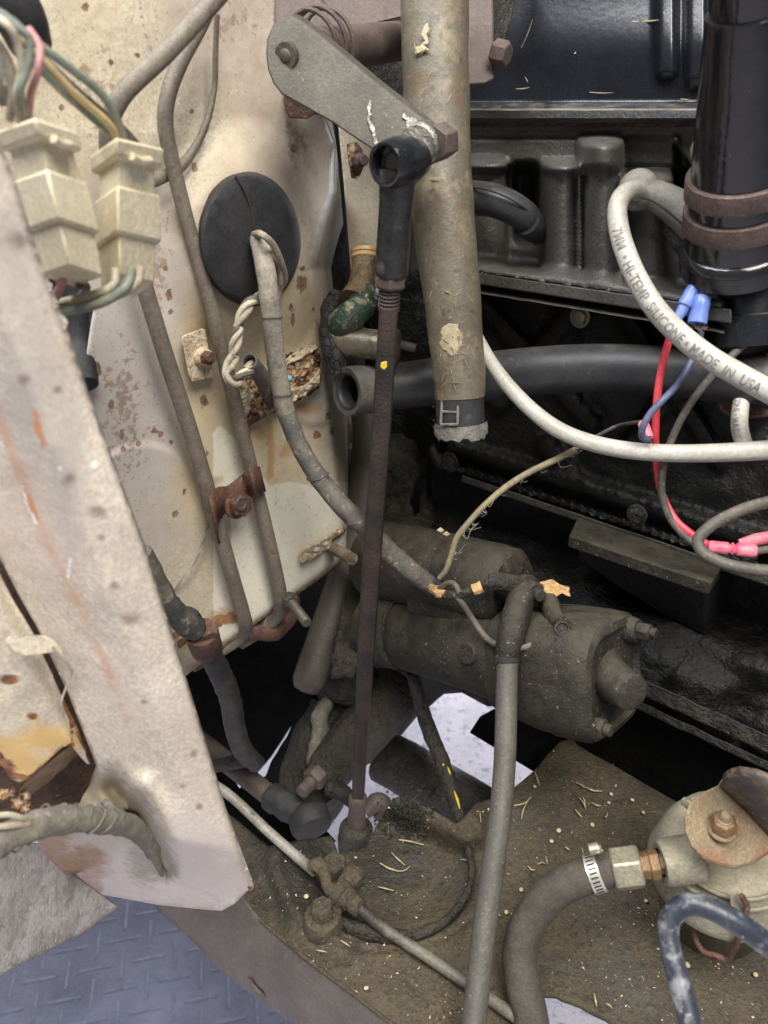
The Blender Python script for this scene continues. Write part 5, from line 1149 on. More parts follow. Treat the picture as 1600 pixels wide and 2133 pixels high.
mb = MB(); slab(mb, [(978, 1526, 1.52), (1000, 1492, 1.52), (1030, 1476, 1.52), (1200, 1500, 1.52), (1220, 1600, 1.50), (1112, 1608, 1.50)], .2); obj('beam', mb, m_void, xm, bevel=.001)
# tie-rod end on the left
te = thing('drag_link_end', 'dark rubber-booted ball joint end on a brown rod below the firewall', 'ball joint', PX((600, 1680, 1.4)))
mb = MB(); T(mb, [(400, 1530, 1.52), (470, 1585, 1.49), (530, 1632, 1.46), (572, 1664, 1.44)], [20, 21, 21, 22], n=16); obj('link_rod', mb, m_brown, te)
mb = MB(); L(mb, (560, 1656, 1.44), (632, 1700, 1.40), [(0, 24), (.05, 29), (.25, 31), (.3, 27), (.6, 31), (.8, 27), (1, 30)], 24); obj('socket_neck', mb, m_rubber, te)
mb = MB(); L(mb, (640, 1692, 1.41), (652, 1728, 1.385), [(-.3, 20), (-.1, 36), (.2, 43), (.8, 44), (1, 40), (1.08, 30), (1.1, 0)], 30); obj('boot', mb, m_rubber, te)
mb = MB(); T(mb, [(430, 1600, 1.47), (470, 1592, 1.45), (520, 1582, 1.43), (545, 1590, 1.42)], [12, 14, 17, 12], n=12); obj('clamp_arm', mb, m_grime, te)
# ================================================================ CHASSIS RAIL
rail = thing('chassis_rail', 'broad dirty brown chassis rail strewn with straw across the bottom', 'chassis rail', PX(fr(1150, 1900)))
def dish(x, y):
    o = 0
    q = math.hypot((x - 800) / 210, (y - 1800) / 160)
    o -= .035 * (1 - sm(.55, .95, q))
    q2 = math.hypot((x - 800) / 230, (y - 1800) / 178); o += .012 * (1 - sm(.0, .12, abs(q2 - .98)))
    o += .05 * (1 - sm(20, 70, segd(x, y, [(835, 1660), (900, 1690), (970, 1720)])))
    q = segd(x, y, [(600, 1790), (650, 1850), (640, 1930), (700, 1960)]); o += .018 * (1 - sm(30, 75, q))
    return o
def d_rail(x, y):
    o = dish(x, y) + .003 * mn.noise(Vector((x * .012, y * .012, 3))) + .0010 * mn.noise(Vector((x * .045, y * .045, 3)))
    return dFR(x, y) - o
crease = [(470, 1815), (540, 1916), (640, 2000), (740, 2075), (830, 2145), (900, 2230)]
r_out = [(440, 1660), (470, 1690), (520, 1730), (560, 1762), (620, 1750), (688, 1742), (697, 1756), (704, 1776), (722, 1772), (760, 1765), (790, 1710), (818, 1664), (846, 1652), (870, 1668), (905, 1690), (950, 1716), (966, 1704), (992, 1672), (1026, 1664), (1060, 1650), (1110, 1608), (1134, 1580), (1165, 1545), (1210, 1530), (1260, 1530), (1350, 1580), (1470, 1630), (1660, 1690), (1850, 1760), (1850, 2230), (1330, 2170), (1262, 2118), (1200, 2088), (1160, 2070), (1136, 2070), (1128, 2090), (1120, 2230)] + crease[::-1]
ra = dict(oil=marks([(620, 1830, 130, 90), (830, 1700, 60, 70), (780, 1800, 110, 70), (700, 1860, 60, 80), (850, 1700, 40, 40), (620, 1760, 100, 50), (560, 1850, 60, 60)], []))
sheet('rail_top', r_out, d_rail, m_frame, rail, step=8.5, solid=.004, attrs=ra, jag=2.5)
sheet('rail_side', [(300, 1840), (470, 1815), (540, 1916), (640, 2000), (740, 2075), (830, 2145), (900, 2230), (680, 2230), (620, 2140), (552, 2092), (460, 2022), (390, 1950), (326, 1895)],
      lambda x, y: dFR(x, y) + .0009 * segd(x, y, crease) + .0000022 * segd(x, y, crease) ** 2, m_frameside, rail, step=14, solid=.003,
      holes=[[(514, 2032), (524, 2036), (540, 2052), (553, 2070), (553, 2077), (542, 2072), (526, 2056)]])
mb = MB(); T(mb, [fr(540, 1914, .006), fr(640, 1998, .006), fr(740, 2073, .006), fr(830, 2143, .006)], 3.5, n=6); obj('seam_bead', mb, m_frame, rail)
# oily granular lump in the dish
mb = MB()
for q in range(420):
    x = random.gauss(848, 27); y = random.gauss(1698, 30)
    ball(mb, PX((x, y, d_rail(x, y) - .002)), rp(random.uniform(1.2, 3.6), 1.28), 6, 4, (1, 1, .7))
o = obj('oily_grit', mb, M('wet_grit', (.02, .019, .016), (.035, .032, .025), 200, rough=.2, bump=((900, .3),)), rail); o['kind'] = 'stuff'
# bolts and mounting lug on the rail
for (x, y, r) in ((698, 1812, 27), (672, 1905, 25)):
    mb = MB(); d = d_rail(x, y) - .03; p = PX((x, y, d)); lathe(mb, p - UP * .012, UP, [(0, rp(r * 1.75, d)), (.009, rp(r * 1.6, d)), (.0115, rp(r * 1.5, d)), (.012, rp(r * 1.2, d))], 22); hexa(mb, p, UP, rp(r, d), .009); lathe(mb, p + UP * .009, UP, [(0, rp(r * .5, d)), (.0008, rp(r * .45, d))], 12); obj('rail_bolt', mb, m_frame, rail, bevel=.0007, disp=(.0002, 200))
# ---- silver brake line with fitting
bl = thing('frame_brake_line', 'thin silver brake line with a brass junction running along the dirty rail', 'pipe', PX(fr(700, 1840, .05)))
mb = MB(); T(mb, [fr(380, 1600, .10), fr(470, 1650, .08), fr(560, 1733, .05), fr(625, 1790, .045), fr(655, 1815, .05)], 10.5, n=12); obj('line_upper', mb, m_tin, bl)
m_tin2 = M('grimy_tube', (.15, .14, .11), (.035, .032, .028), 22, lo=.42, hi=.58, rough=.5, layers=(dict(scale=150, lo=.62, hi=.7, col=(.27, .255, .22), amt=.7),), bump=((600, .2),))
mb = MB(); T(mb, [fr(745, 1888, .06), fr(800, 1935, .035), fr(880, 1986, .02), fr(960, 2040, .016), fr(1040, 2094, .016), fr(1130, 2160, .016)], 12.5, n=12); obj('line_lower', mb, m_tin2, bl)
mb = MB(); L(mb, fr(700, 1855, .06), fr(752, 1893, .06), [(0, 16), (.05, 27), (.35, 28), (.4, 22), (.6, 22), (.62, 18), (.75, 20), (.95, 19), (1, 14)], 12); obj('junction', mb, m_frame, bl, disp=(.0006, 200))
mb = MB(); T(mb, [fr(648, 1808, .05), fr(664, 1802, .06), fr(676, 1820, .06), fr(684, 1848, .06), fr(700, 1862, .06), fr(698, 1884, .05), fr(706, 1898, .04)], [14, 17, 13, 12, 18, 14, 10], n=12, lump=.0008, lsc=220); obj('hose_clip', mb, m_frame, bl)
mb = MB(); T(mb, [fr(716, 1852, .05), fr(735, 1826, .05), fr(752, 1815, .05)], [16, 24, 14], n=12, lump=.0014, lsc=180); obj('lug', mb, m_frame, bl)
# ---- cable lying on the rail, with yellow paint
yc = thing('ground_cable', 'dirty black cable with yellow paint flecks curving down over the rail', 'cable', PX((930, 1600, 1.3)))
ycp = [(858, 1400, 1.33), (872, 1450, 1.34), (890, 1510, 1.34), (918, 1580, 1.32), (938, 1640, 1.29), (955, 1700, 1.25), fr(972, 1760, .02), fr(984, 1812, .012), fr(976, 1850, .012), fr(955, 1890, .012), fr(915, 1928, .014), fr(850, 1950, .014), fr(790, 1946, .016), fr(735, 1934, .018), fr(700, 1918, .02)]
mb = MB(); T(mb, ycp, [13, 14, 16, 17, 16, 13, 9, 8, 8, 9, 10, 14, 17, 17, 14], n=12, lump=.0008, lsc=160); obj('jacket', mb, m_grime, yc)
for a, b_ in (((928, 1588), (941, 1628)), ((945, 1645), (958, 1685)), ((962, 1700), (970, 1730)), ((921, 1586), (924, 1600))):
    def dy(x, y):
        for p, q in zip(ycp[:-1], ycp[1:]):
            if p[1] <= y <= q[1]: return p[2] + (q[2] - p[2]) * (y - p[1]) / (q[1] - p[1])
        return 1.3
    mb = MB(); T(mb, [(a[0], a[1], dy(*a) - .010), ((a[0] + b_[0]) / 2 + 1, (a[1] + b_[1]) / 2, dy(a[0], (a[1] + b_[1]) / 2) - .010), (b_[0], b_[1], dy(*b_) - .010)], [1, 3.2, 1], n=6); obj('yellow_fleck', mb, m_yel, yc)
# ================================================================ FUEL FILTER / REGULATOR
fp = thing('fuel_pump', 'round grey cast fuel pump with a bolted rusty bracket and glass bowl at lower right', 'fuel pump', PX((1520, 1800, .95)))
pn = Vector((-.12, -.16, .98)).normalized()           # axis of the pump, leaning towards the camera
pcx = PX((1516, 1762, 1.0))
u0, b0_ = basis(pn, Vector((1, 0, 0)))
R0 = rp(152, 1.0)
mb = MB(); lathe(mb, pcx - pn * .030, pn, [(0, R0 * .90), (.004, R0 * .93), (.006, R0 * 1.0), (.011, R0 * 1.0), (.013, R0 * .97), (.022, R0 * .93), (.030, R0 * .84), (.034, R0 * .70), (.036, 0)], 48); obj('upper_body', mb, m_pump, fp, disp=(.0006, 90))
mb = MB(); lathe(mb, pcx - pn * .060, pn, [(-.026, R0 * .30), (-.025, R0 * .50), (-.020, R0 * .64), (-.010, R0 * .74), (.024, R0 * .78), (.034, R0 * .82)], 40); obj('glass_bowl', mb, m_glass, fp)
for k, (rr, zz) in enumerate(((.80, .0055), (.88, .001))):
    ring = [pcx + (u0 * math.cos(t) + b0_ * math.sin(t)) * R0 * rr + pn * zz for t in [math.radians(185 + q * 7) for q in range(24)]]
    mb = MB(); tube(mb, ring, .0012, n=8, sub=1); obj('casting_rib', mb, m_pump, fp)
# inlet boss, adaptors, hose
mb = MB(); L(mb, (1452, 1786, .955), (1376, 1798, .955), [(0, 50), (.3, 48), (.9, 47), (1, 42), (1, 30), (.85, 28)], 28); obj('inlet_boss', mb, m_pump, fp)
mb = MB(); L(mb, (1392, 1798, .955), (1366, 1800, .957), [(0, 21), (1, 21)], 6); obj('adaptor_neck', mb, m_bracket, fp, bevel=.0004)
mb = MB(); L(mb, (1374, 1799, .956), (1328, 1804, .96), [(0, 24), (.05, 31), (.45, 31), (.5, 26), (.56, 29), (.7, 26), (.76, 29), (.9, 27), (1, 28)], 6); obj('adaptor_hex', mb, m_bronze, fp, bevel=.0005)
mb = MB(); L(mb, (1336, 1804, .962), (1274, 1812, .968), [(0, 38), (.06, 45), (.94, 45), (1, 38)], 6, hint=Vector((0, -.5, 1))); obj('hose_nut', mb, m_zinc, fp, bevel=.001)
# bracket plate with bolt
bd = lambda x, y: .905 + (x - 1500) * .0001 - (y - 1720) * .0002
bo = [(1426, 1700), (1436, 1672), (1462, 1650), (1496, 1634), (1506, 1618), (1540, 1655), (1570, 1690), (1600, 1724), (1640, 1760), (1640, 1760), (1600, 1776), (1568, 1796), (1532, 1806), (1500, 1800), (1466, 1786), (1440, 1760), (1428, 1730)]
mb = MB(); prism(mb, [PX((x, y, bd(x, y))) for x, y in bo], -pn * .003); obj('bracket_plate', mb, m_bracket, fp, bevel=.0008)
vs = []; fs = []
low = [(1500, 1632), (1530, 1660), (1562, 1690), (1600, 1732), (1660, 1790)]; top = [(1508, 1618), (1520, 1608), (1540, 1602), (1575, 1608), (1660, 1640)]
rows_ = []
for k in range(7):
    t = k / 6; rows_.append([(a[0] * (1 - t) + b_[0] * t, a[1] * (1 - t) + b_[1] * t, bd(*a) - .003 - .05 * (t ** 1.3) * (1 + .3 * i)) for i, (a, b_) in enumerate(zip(low, top))])
mb = MB(); vs = [PX(q) for r in rows_ for q in r]; fs = [[k * 5 + i, k * 5 + i + 1, (k + 1) * 5 + i + 1, (k + 1) * 5 + i] for k in range(6) for i in range(4)]
mb.add(vs, fs); o = obj('bracket_wing', mb, M('black_worn_bracket', (.035, .035, .040), (.14, .105, .075), 45, rough=.5, layers=(dict(scale=90, lo=.54, hi=.66, col=(.22, .15, .09)), dict(scale=300, lo=.6, hi=.68, col=(.25, .22, .18), amt=.6)), bump=((500, .2),)), fp, smooth=180, fixn=False); mm = o.modifiers.new('s', 'SOLIDIFY'); mm.thickness = .003; mm.offset = 0
wp = PX((1504, 1728, bd(1504, 1728) - .004))
mb = MB(); lathe(mb, wp, pn, [(0, rp(30, .9)), (.0012, rp(30, .9)), (.0018, rp(27, .9))], 26); obj('washer', mb, m_bracket, fp)
mb = MB(); hexa(mb, wp + pn * .0015, pn, rp(26, .9), .0075, hint=Vector((.3, 0, 1))); obj('hex_nut', mb, m_bronze, fp, bevel=.0006)
mb = MB(); lathe(mb, wp + pn * .0085, pn, [(0, rp(15, .89)), (.001, rp(15, .89)), (.0013, rp(12, .89)), (.004, rp(11, .89)), (.0048, rp(8, .89))], 18); obj('stud_end', mb, m_bracket, fp)
# bail clip and wire
mb = MB(); slab(mb, [(1520, 1864, .915), (1534, 1854, .915), (1546, 1862, .915), (1560, 1886, .915), (1552, 1908, .915), (1522, 1888, .915)], .014); obj('bail_clip', mb, m_pump, fp, bevel=.0008)
mb = MB(); T(mb, [(1545, 1866, .90), (1556, 1890, .905), (1548, 1918, .92), (1540, 1950, .94), (1528, 1980, .96), (1516, 1998, .97), (1490, 1990, .98), (1466, 1982, .99), (1452, 1962, 1.0), (1444, 1930, 1.0)], 6.5, n=10, sub=4); obj('bail_wire', mb, m_rustmetal, fp)
mb = MB(); T(mb, [(1424, 1668, 1.0), (1440, 1680, .99), (1450, 1700, .985)], [9, 12, 9], n=10, lump=.0008, lsc=250); obj('vent_lug', mb, m_pump, fp)
fh = thing('fuel_hose', 'thick dusty brown hose curving from the pump clamp down to the rail edge', 'hose', PX((1130, 1950, 1.0)))
mb = MB(); T(mb, [(1300, 1802, .968), (1250, 1816, .972), (1210, 1828, .976), (1165, 1850, .98), (1125, 1886, .985), (1095, 1935, .985), (1082, 1995, .98), (1090, 2055, .97), (1104, 2110, .96), (1114, 2180, .95)], [34, 36, 37, 37, 36.5, 36, 36, 36, 36, 36], n=26, sub=10, lump=.0005, lsc=150); obj('hose_body', mb, m_brownhose, fh)
hc_ = thing('hose_clamp', 'bright slotted steel band clamp on the brown hose end', 'hose clamp', PX((1255, 1810, .97)))
ca, cbb = PX((1228, 1822, .974)), PX((1252, 1815, .971)); cax = (cbb - ca).normalized(); cl_ = (cbb - ca).length; rc = rp(40, .972)
mb = MB(); lathe(mb, ca, cax, [(0, rc * .97), (0, rc), (cl_, rc), (cl_, rc * .97)], 40); obj('band', mb, m_clamp, hc_)
u, b2 = basis(cax)
vw = (CAM - ca).normalized(); a0 = math.atan2(vw.dot(b2), vw.dot(u))
for k in range(11):
    a = a0 + (k - 5) * .22; rd = u * math.cos(a) + b2 * math.sin(a); tg = cax.cross(rd)
    mb = MB(); box(mb, (ca + cbb) / 2 + rd * rc * 1.004, cax * cl_ * .30, tg * rc * .035, rd * .0002); obj('slot', mb, m_slot, hc_)
mb = MB(); T(mb, [(1226, 1770, .955), (1246, 1766, .955)], [12, 12], n=10); T(mb, [(1243, 1760, .955), (1246, 1776, .952)], [9, 9], n=8); obj('screw_housing', mb, m_zinc, hc_)
# blue-black hose in front
single('vapour_hose', 'worn blue-black hose arching in front of the fuel pump', 'hose', [(1680, 2010, .72), (1600, 1968, .72), (1540, 1925, .72), (1490, 1897, .725), (1450, 1884, .73), (1416, 1892, .735), (1395, 1918, .735), (1393, 1960, .73), (1408, 2020, .72), (1425, 2080, .71), (1442, 2150, .70), (1450, 2200, .695)], [24, 24, 24, 23.5, 23, 22.5, 22, 22, 23, 24, 25, 26], m_bluehose, n=20, sub=8)
# ================================================================ IGNITION LEADS
def text_on(parent, path, rpx, start, size_px, body, dm, side=0.0, name='printed_text', xs=.76):
    cu = bpy.data.curves.new('txt', 'FONT'); cu.body = body; cu.size = 1.0; cu.offset = .018; cu.resolution_u = 3
    to = bpy.data.objects.new('txt', cu); COL.objects.link(to)
    dg = bpy.context.evaluated_depsgraph_get(); dg.update()
    me = bpy.data.meshes.new_from_object(to.evaluated_get(dg))
    bpy.data.objects.remove(to)
    bmt = bmesh.new(); bmt.from_mesh(me); bmesh.ops.triangulate(bmt, faces=bmt.faces[:]); bmesh.ops.subdivide_edges(bmt, edges=[e for e in bmt.edges if e.calc_length() > .16], cuts=3); bmesh.ops.triangulate(bmt, faces=bmt.faces[:]); bmt.to_mesh(me); bmt.free()
    pts = [p for p, t in spline([PX(q) for q in path], 14)]
    acc = [0]
    for a, b in zip(pts[:-1], pts[1:]): acc.append(acc[-1] + (b - a).length)
    h = rp(size_px, dm); s0 = rp(start, dm); RR = [rp(a, q[2]) for a, q in zip(rpx, path)]; sub_ = 14
    org = ROOT[parent]
    import bisect
    for v in me.vertices:
        s = s0 + v.co.x * h * xs; i = max(1, min(len(acc) - 1, bisect.bisect(acc, s)))
        t = (s - acc[i - 1]) / max(1e-9, acc[i] - acc[i - 1]); c = pts[i - 1].lerp(pts[i], t)
        tn = (pts[i] - pts[i - 1]).normalized(); kk = (i - 1 + t) / sub_; k0 = min(int(kk), len(RR) - 2); R = (RR[k0] + (RR[k0 + 1] - RR[k0]) * (kk - k0)) * 1.03
        if 1 < i < len(pts) - 1: tn = (pts[i + 1] - pts[i - 2]).normalized()
        w_ = CAM - c; w_ = (w_ - tn * w_.dot(tn)).normalized(); b = w_.cross(tn).normalized()
        ph = (v.co.y - .35) * h / R + side
        v.co = c + (w_ * math.cos(ph) + b * math.sin(ph)) * R - org
    me.materials.clear(); me.materials.append(m_print)
    o = bpy.data.objects.new(name, me); COL.objects.link(o); o.parent = parent
    return o
c1 = thing('ignition_lead', 'white printed silicone ignition lead looping from the grey plug boot to the right edge', 'ignition lead', PX((1300, 500, .95)))
p1 = [(1338, 404, .955), (1318, 397, .940), (1297, 408, .928), (1286, 436, .922), (1290, 480, .92), (1305, 530, .915), (1330, 586, .91), (1368, 646, .905), (1420, 700, .90), (1480, 746, .89), (1545, 784, .88), (1620, 824, .87), (1700, 862, .86)]
r1 = [18, 19, 20, 20, 21, 21.5, 22, 22.5, 23, 23.5, 24, 24.5, 25]
mb = MB(); T(mb, p1, r1, n=28, sub=14); obj('lead', mb, m_cable, c1)
text_on(c1, p1, r1, 168, 31, '7MM  \u2022 HI-TEMP  SILICONE \u2022 MADE  IN  USA', .90, -.18)
c2 = thing('ignition_lead', 'white ignition lead sagging from behind the big tan hose across the dark side cover', 'ignition lead', PX((1200, 900, 1.0)))
p2 = [(985, 690, 1.08), (1020, 752, 1.06), (1060, 805, 1.045), (1110, 856, 1.03), (1165, 896, 1.02), (1230, 922, 1.01), (1310, 938, .99), (1400, 944, .97), (1500, 943, .94), (1620, 936, .91), (1700, 928, .9)]
mb = MB(); T(mb, p2, [15, 15, 15.5, 16, 17, 17.5, 18, 18.5, 19.5, 21, 22], n=20, sub=10); obj('lead', mb, m_cable, c2)
c3 = thing('ignition_lead', 'short upright white lead with print between the two long white leads at the right', 'ignition lead', PX((1545, 860, .96)))
p3 = [(1548, 770, 1.0), (1548, 800, .985), (1545, 830, .975), (1541, 862, .965), (1541, 892, .955), (1550, 925, .95), (1562, 950, .95)]
mb = MB(); T(mb, p3, [16, 16, 16.5, 17, 17, 17, 17], n=28, sub=14); obj('lead', mb, m_cable, c3)
text_on(c3, p3, [16, 16, 16.5, 17, 17, 17, 17], 30, 19, 'TEMP SILICONE \u2022 MADE', .97, -.45)
# plug boots
pb = thing('plug_boot', 'grey angled plug boot with a domed washer joined to the white looping lead', 'plug boot', PX((1330, 395, 1.0)))
mb = MB(); a = PX((1328, 392, .955)); b_ = PX((1338, 398, 1.02)); ax_ = (PX((1300, 372, .96)) - PX((1350, 415, 1.03))).normalized(); ax_ = ((CAM - a).normalized() * .8 + Vector((-.3, 0, .5)) * .6).normalized()
lathe(mb, a - ax_ * .006, ax_, [(0, rp(36, 1)), (.002, rp(40, 1)), (.006, rp(39, 1)), (.008, rp(33, 1)), (.0088, rp(22, 1)), (.009, 0)], 30); obj('dome', mb, m_loom, pb, disp=(.0004, 200)) if False else obj('dome', mb, M('boot_grey', (.20, .185, .155), (.15, .14, .12), 60, rough=.6, bump=((700, .12),)), pb)
mb = MB(); T(mb, [(1338, 398, .962), (1375, 412, .952), (1410, 432, .945), (1440, 458, .94), (1480, 500, .94)], [26, 30, 34, 36, 38], n=20, section=lambda a: 1 + .06 * math.cos(a) ** 8); obj('boot_body', mb, bpy.data.materials['boot_grey'], pb)
mb = MB(); T(mb, [(1336, 412, .938), (1358, 418, .932), (1395, 444, .924), (1440, 484, .92)], 2.5, n=6); obj('mould_line', mb, m_rubber, pb)
mb = MB(); T(mb, [(1405, 470, .965), (1424, 505, .962), (1440, 530, .96)], [26, 24, 18], n=14); obj('lower_sleeve', mb, m_grime, pb)
pb2 = thing('plug_boot', 'black angled plug boot plugged into the head just right of the big hose', 'plug boot', PX((1040, 425, 1.08)))
mb = MB(); T(mb, [(930, 408, 1.13), (975, 412, 1.11), (1020, 416, 1.09), (1060, 430, 1.09), (1092, 450, 1.10), (1112, 470, 1.12)], [34, 33, 32, 31, 29, 25], n=22, section=lambda a: 1 + .05 * math.cos(a) ** 10); obj('boot_body', mb, m_blackhose, pb2)
mb = MB(); L(mb, (1098, 462, 1.10), (1124, 484, 1.13), [(0, 27), (.2, 30), (.8, 27), (1, 24)], 22); obj('boot_lip', mb, m_rubber, pb2)
mb = MB(); hexa(mb, PX((1116, 478, 1.13)), PX((1126, 500, 1.15)) - PX((1116, 478, 1.13)), rp(22, 1.12), .008); obj('plug_hex', mb, m_head, pb2)
mb = MB(); T(mb, [(975, 390, 1.085), (1010, 394, 1.062), (1050, 408, 1.06), (1082, 426, 1.068), (1108, 446, 1.085)], 2.2, n=6); obj('mould_line', mb, m_rubber, pb2)
# ================================================================ COIL CAN
co = thing('ignition_coil', 'tall glossy black cylinder with two brown bands at the right edge', 'ignition coil', PX((1560, 300, .9)))
CA, CB = (1572, -60, .71), (1532, 555, .93)
mb = MB(); L(mb, CA, CB, [(-.05, 88), (.06, 88), (.095, 84), (.10, 92), (.12, 93), (.5, 98), (.9, 103), (.905, 100)], 56); obj('can', mb, m_coil, co)
mb = MB(); L(mb, CA, CB, [(.885, 100), (.89, 108), (.905, 114), (.92, 115), (.93, 109), (.99, 109), (1.0, 102), (1.0, 0)], 56); obj('base_flange', mb, m_coil, co)
for t0, t1 in ((.613, .686), (.734, .81)):
    mb = MB(); L(mb, CA, CB, [(t0, 100), (t0, 109), (t0 + .004, 110), (t1 - .004, 111), (t1, 110), (t1, 101)], 56); obj('band', mb, m_strap, co, bevel=.0005)
mb = MB(); T(mb, [(1464, 292, .87), (1452, 297, .87), (1446, 312, .87), (1447, 330, .87), (1452, 343, .87), (1464, 350, .865)], [5, 8, 9, 9, 8, 6], n=10); obj('band_ear', mb, m_strap, co)
mb = MB(); T(mb, [(1458, 388, .88), (1450, 400, .88), (1450, 420, .88), (1448, 480, .9), (1440, 520, .92)], [7, 9, 8, 7, 5], n=10); obj('band_ear', mb, m_strap, co)
mb = MB(); L(mb, (1565, 545, .94), (1560, 720, .96), [(0, 56), (.3, 56), (.32, 50), (.34, 64), (.62, 66), (.64, 72), (1, 70)], 36); obj('lower_neck', mb, m_coil if False else m_valve, co)
mb = MB(); ball(mb, PX((1550, 700, .98)), rp(58, .98), 20, 12); obj('bearing_bulge', mb, m_cover, co)
mb = MB(); slab(mb, [(1492, 808, 1.02), (1512, 786, 1.02), (1620, 790, 1.0), (1620, 868, 1.0), (1560, 872, 1.01), (1545, 880, 1.02), (1500, 858, 1.02), (1494, 836, 1.02)], .05); o = obj('rusty_bracket', mb, m_rustmetal, None, bevel=.002); tag(o, 'rusty brown bracket behind the short printed white lead', 'bracket')
# ---- terminals and wires
cr1 = thing('crimp_terminal', 'blue crimp terminal with the red wire under the black cylinder', 'terminal', PX((1432, 625, .96)))
mb = MB(); L(mb, (1450, 598, .925), (1408, 668, .932), [(0, 15), (.1, 17), (.55, 16), (.6, 12), (1, 10)], 18); obj('sleeve', mb, m_blue, cr1)
mb = MB(); slab(mb, [(1446, 596, .925), (1462, 590, .925), (1466, 606, .925), (1454, 612, .925)], .006); obj('blade', mb, m_clamp, cr1)
mb = MB(); T(mb, [(1410, 664, .934), (1396, 700, .94), (1380, 760, .955), (1370, 820, .965), (1366, 880, .98), (1366, 940, 1.0), (1372, 1000, 1.02), (1386, 1046, 1.02), (1408, 1084, 1.01), (1440, 1112, 1.0), (1480, 1138, .99)], 8, n=12, sub=8); obj('wire', mb, m_red, cr1)
cr2 = thing('crimp_terminal', 'blue crimp terminal with a frayed empty end beside the white lead', 'terminal', PX((1460, 645, .95)))
mb = MB(); L(mb, (1464, 616, .92), (1452, 674, .922), [(0, 15), (.08, 18), (.45, 18.5), (.5, 17.5), (.9, 20), (1, 19)], 18); obj('sleeve', mb, m_blue, cr2)
mb = MB(); ball(mb, PX((1467, 606, .92)), rp(12, .92), 12, 8, (1, .7, .8)); obj('ring_tip', mb, m_clamp, cr2)
for q in range(5):
    mb = MB(); T(mb, [(1448 + q * 4, 674, .92), (1450 + q * 4.5, 684 + (q % 3) * 3, .92), (1458 + q * 4, 684 - q, .92)], 1.6, n=5); obj('strand', mb, m_brown, cr2)
single('sensor_wire', 'faded blue wire curving behind the red wire to a pink stub', 'wire', [(1460, 690, .945), (1452, 728, .95), (1436, 760, .95), (1412, 800, .945), (1384, 830, .94), (1356, 860, .945), (1340, 888, .95), (1338, 908, .96), (1350, 916, .965)], 7.5, m_bluewire, n=12, sub=8)
o = thing('butt_connector', 'pink crimp stub at the end of the faded blue wire', 'crimp', PX((1348, 895, .97)))
mb = MB(); L(mb, (1338, 878, .975), (1352, 912, .965), [(0, 8), (.1, 11), (.5, 11), (1, 10)], 14); obj('sleeve', mb, m_pink, o)
for q in range(4):
    mb = MB(); T(mb, [(1346 + q * 2, 912, .965), (1342 + q * 5, 920 + q % 2 * 4, .965)], 1.4, n=5, sub=1); obj('strand', mb, m_brown, o)
single('earth_wire', 'dirty black wire running from the right edge down beside the red wire', 'wire', [(1660, 620, .92), (1580, 690, .93), (1520, 745, .94), (1480, 786, .95), (1440, 838, .96), (1408, 895, .97), (1388, 950, .985), (1378, 1005, 1.0), (1384, 1050, 1.01), (1404, 1092, 1.01), (1436, 1124, 1.0), (1462, 1138, .99)], 8, m_dirtywire, n=12, sub=8)
pk = thing('butt_connector', 'pair of bright pink crimped wire joiners at the right edge', 'crimp', PX((1510, 1140, .98)))
mb = MB(); L(mb, (1476, 1138, .985), (1576, 1148, .97), [(0, 11), (.05, 13), (.40, 13), (.44, 9), (.5, 14), (.55, 9), (.6, 14), (.95, 14), (1, 11)], 18); obj('joiner', mb, m_pink, pk)
mb = MB(); T(mb, [(1540, 1132, .985), (1575, 1124, .98), (1620, 1116, .97)], [9, 13, 13], n=14); obj('joiner', mb, m_pink, pk)
mb = MB(); T(mb, [(1574, 1148, .97), (1600, 1144, .965), (1640, 1136, .96)], 8, n=10); obj('wire', mb, m_greywire, pk)
single('cable_loop', 'grey cable looping in from the right edge around the pink joiners', 'cable', [(1680, 1030, .90), (1600, 1046, .92), (1545, 1062, .935), (1495, 1086, .945), (1462, 1112, .95), (1454, 1132, .95), (1468, 1154, .945), (1505, 1172, .94), (1555, 1184, .93), (1620, 1190, .92), (1690, 1190, .91)], 12.5, m_greywire, n=16, sub=8)
# thin tan wire with cobweb
tw2 = thing('choke_wire', 'thin tan wire with cobwebs rising diagonally from the starter solenoid', 'wire', PX((1050, 1030, 1.1)))
tp2 = [(916, 1204, 1.14), (930, 1186, 1.13), (942, 1150, 1.12), (952, 1120, 1.11), (975, 1090, 1.10), (1012, 1050, 1.09), (1060, 1010, 1.08), (1110, 980, 1.07), (1160, 956, 1.06), (1200, 936, 1.05)]
mb = MB(); T(mb, tp2, [6, 6, 6, 6.5, 6.5, 6.5, 7, 7, 7, 7], n=10, lump=.0002, lsc=300); obj('wire', mb, m_goldwire, tw2)
mb = MB(); T(mb, [(1196, 938, 1.05), (1250, 905, 1.08), (1290, 886, 1.08), (1340, 878, 1.0)], 4, n=8); obj('thin_strand', mb, m_dirtywire, tw2)
mb = MB(); rr_ = random.Random(4)
for q in range(30):
    t = rr_.uniform(1.8, 8.6); i = int(t); f = t - i
    a = [tp2[i][k] + (tp2[i + 1][k] - tp2[i][k]) * f for k in range(3)]
    gq = .4 + .6 * abs(mn.noise(Vector((t * 1.3, 0, 0)))) * 2; b_ = [a[0] + rr_.uniform(6, 20) * gq, a[1] + rr_.uniform(4, 26) * gq, a[2] + rr_.uniform(-.01, .02)]
    c = [b_[0] + rr_.uniform(-4, 40) * gq, b_[1] + rr_.uniform(-30, 2) * gq, b_[2]]
    T(mb, [a, b_, c], rr_.choice((.28, .35, .5)), n=4, sub=3)
o = obj('cobweb', mb, m_web, tw2); o['kind'] = 'stuff'
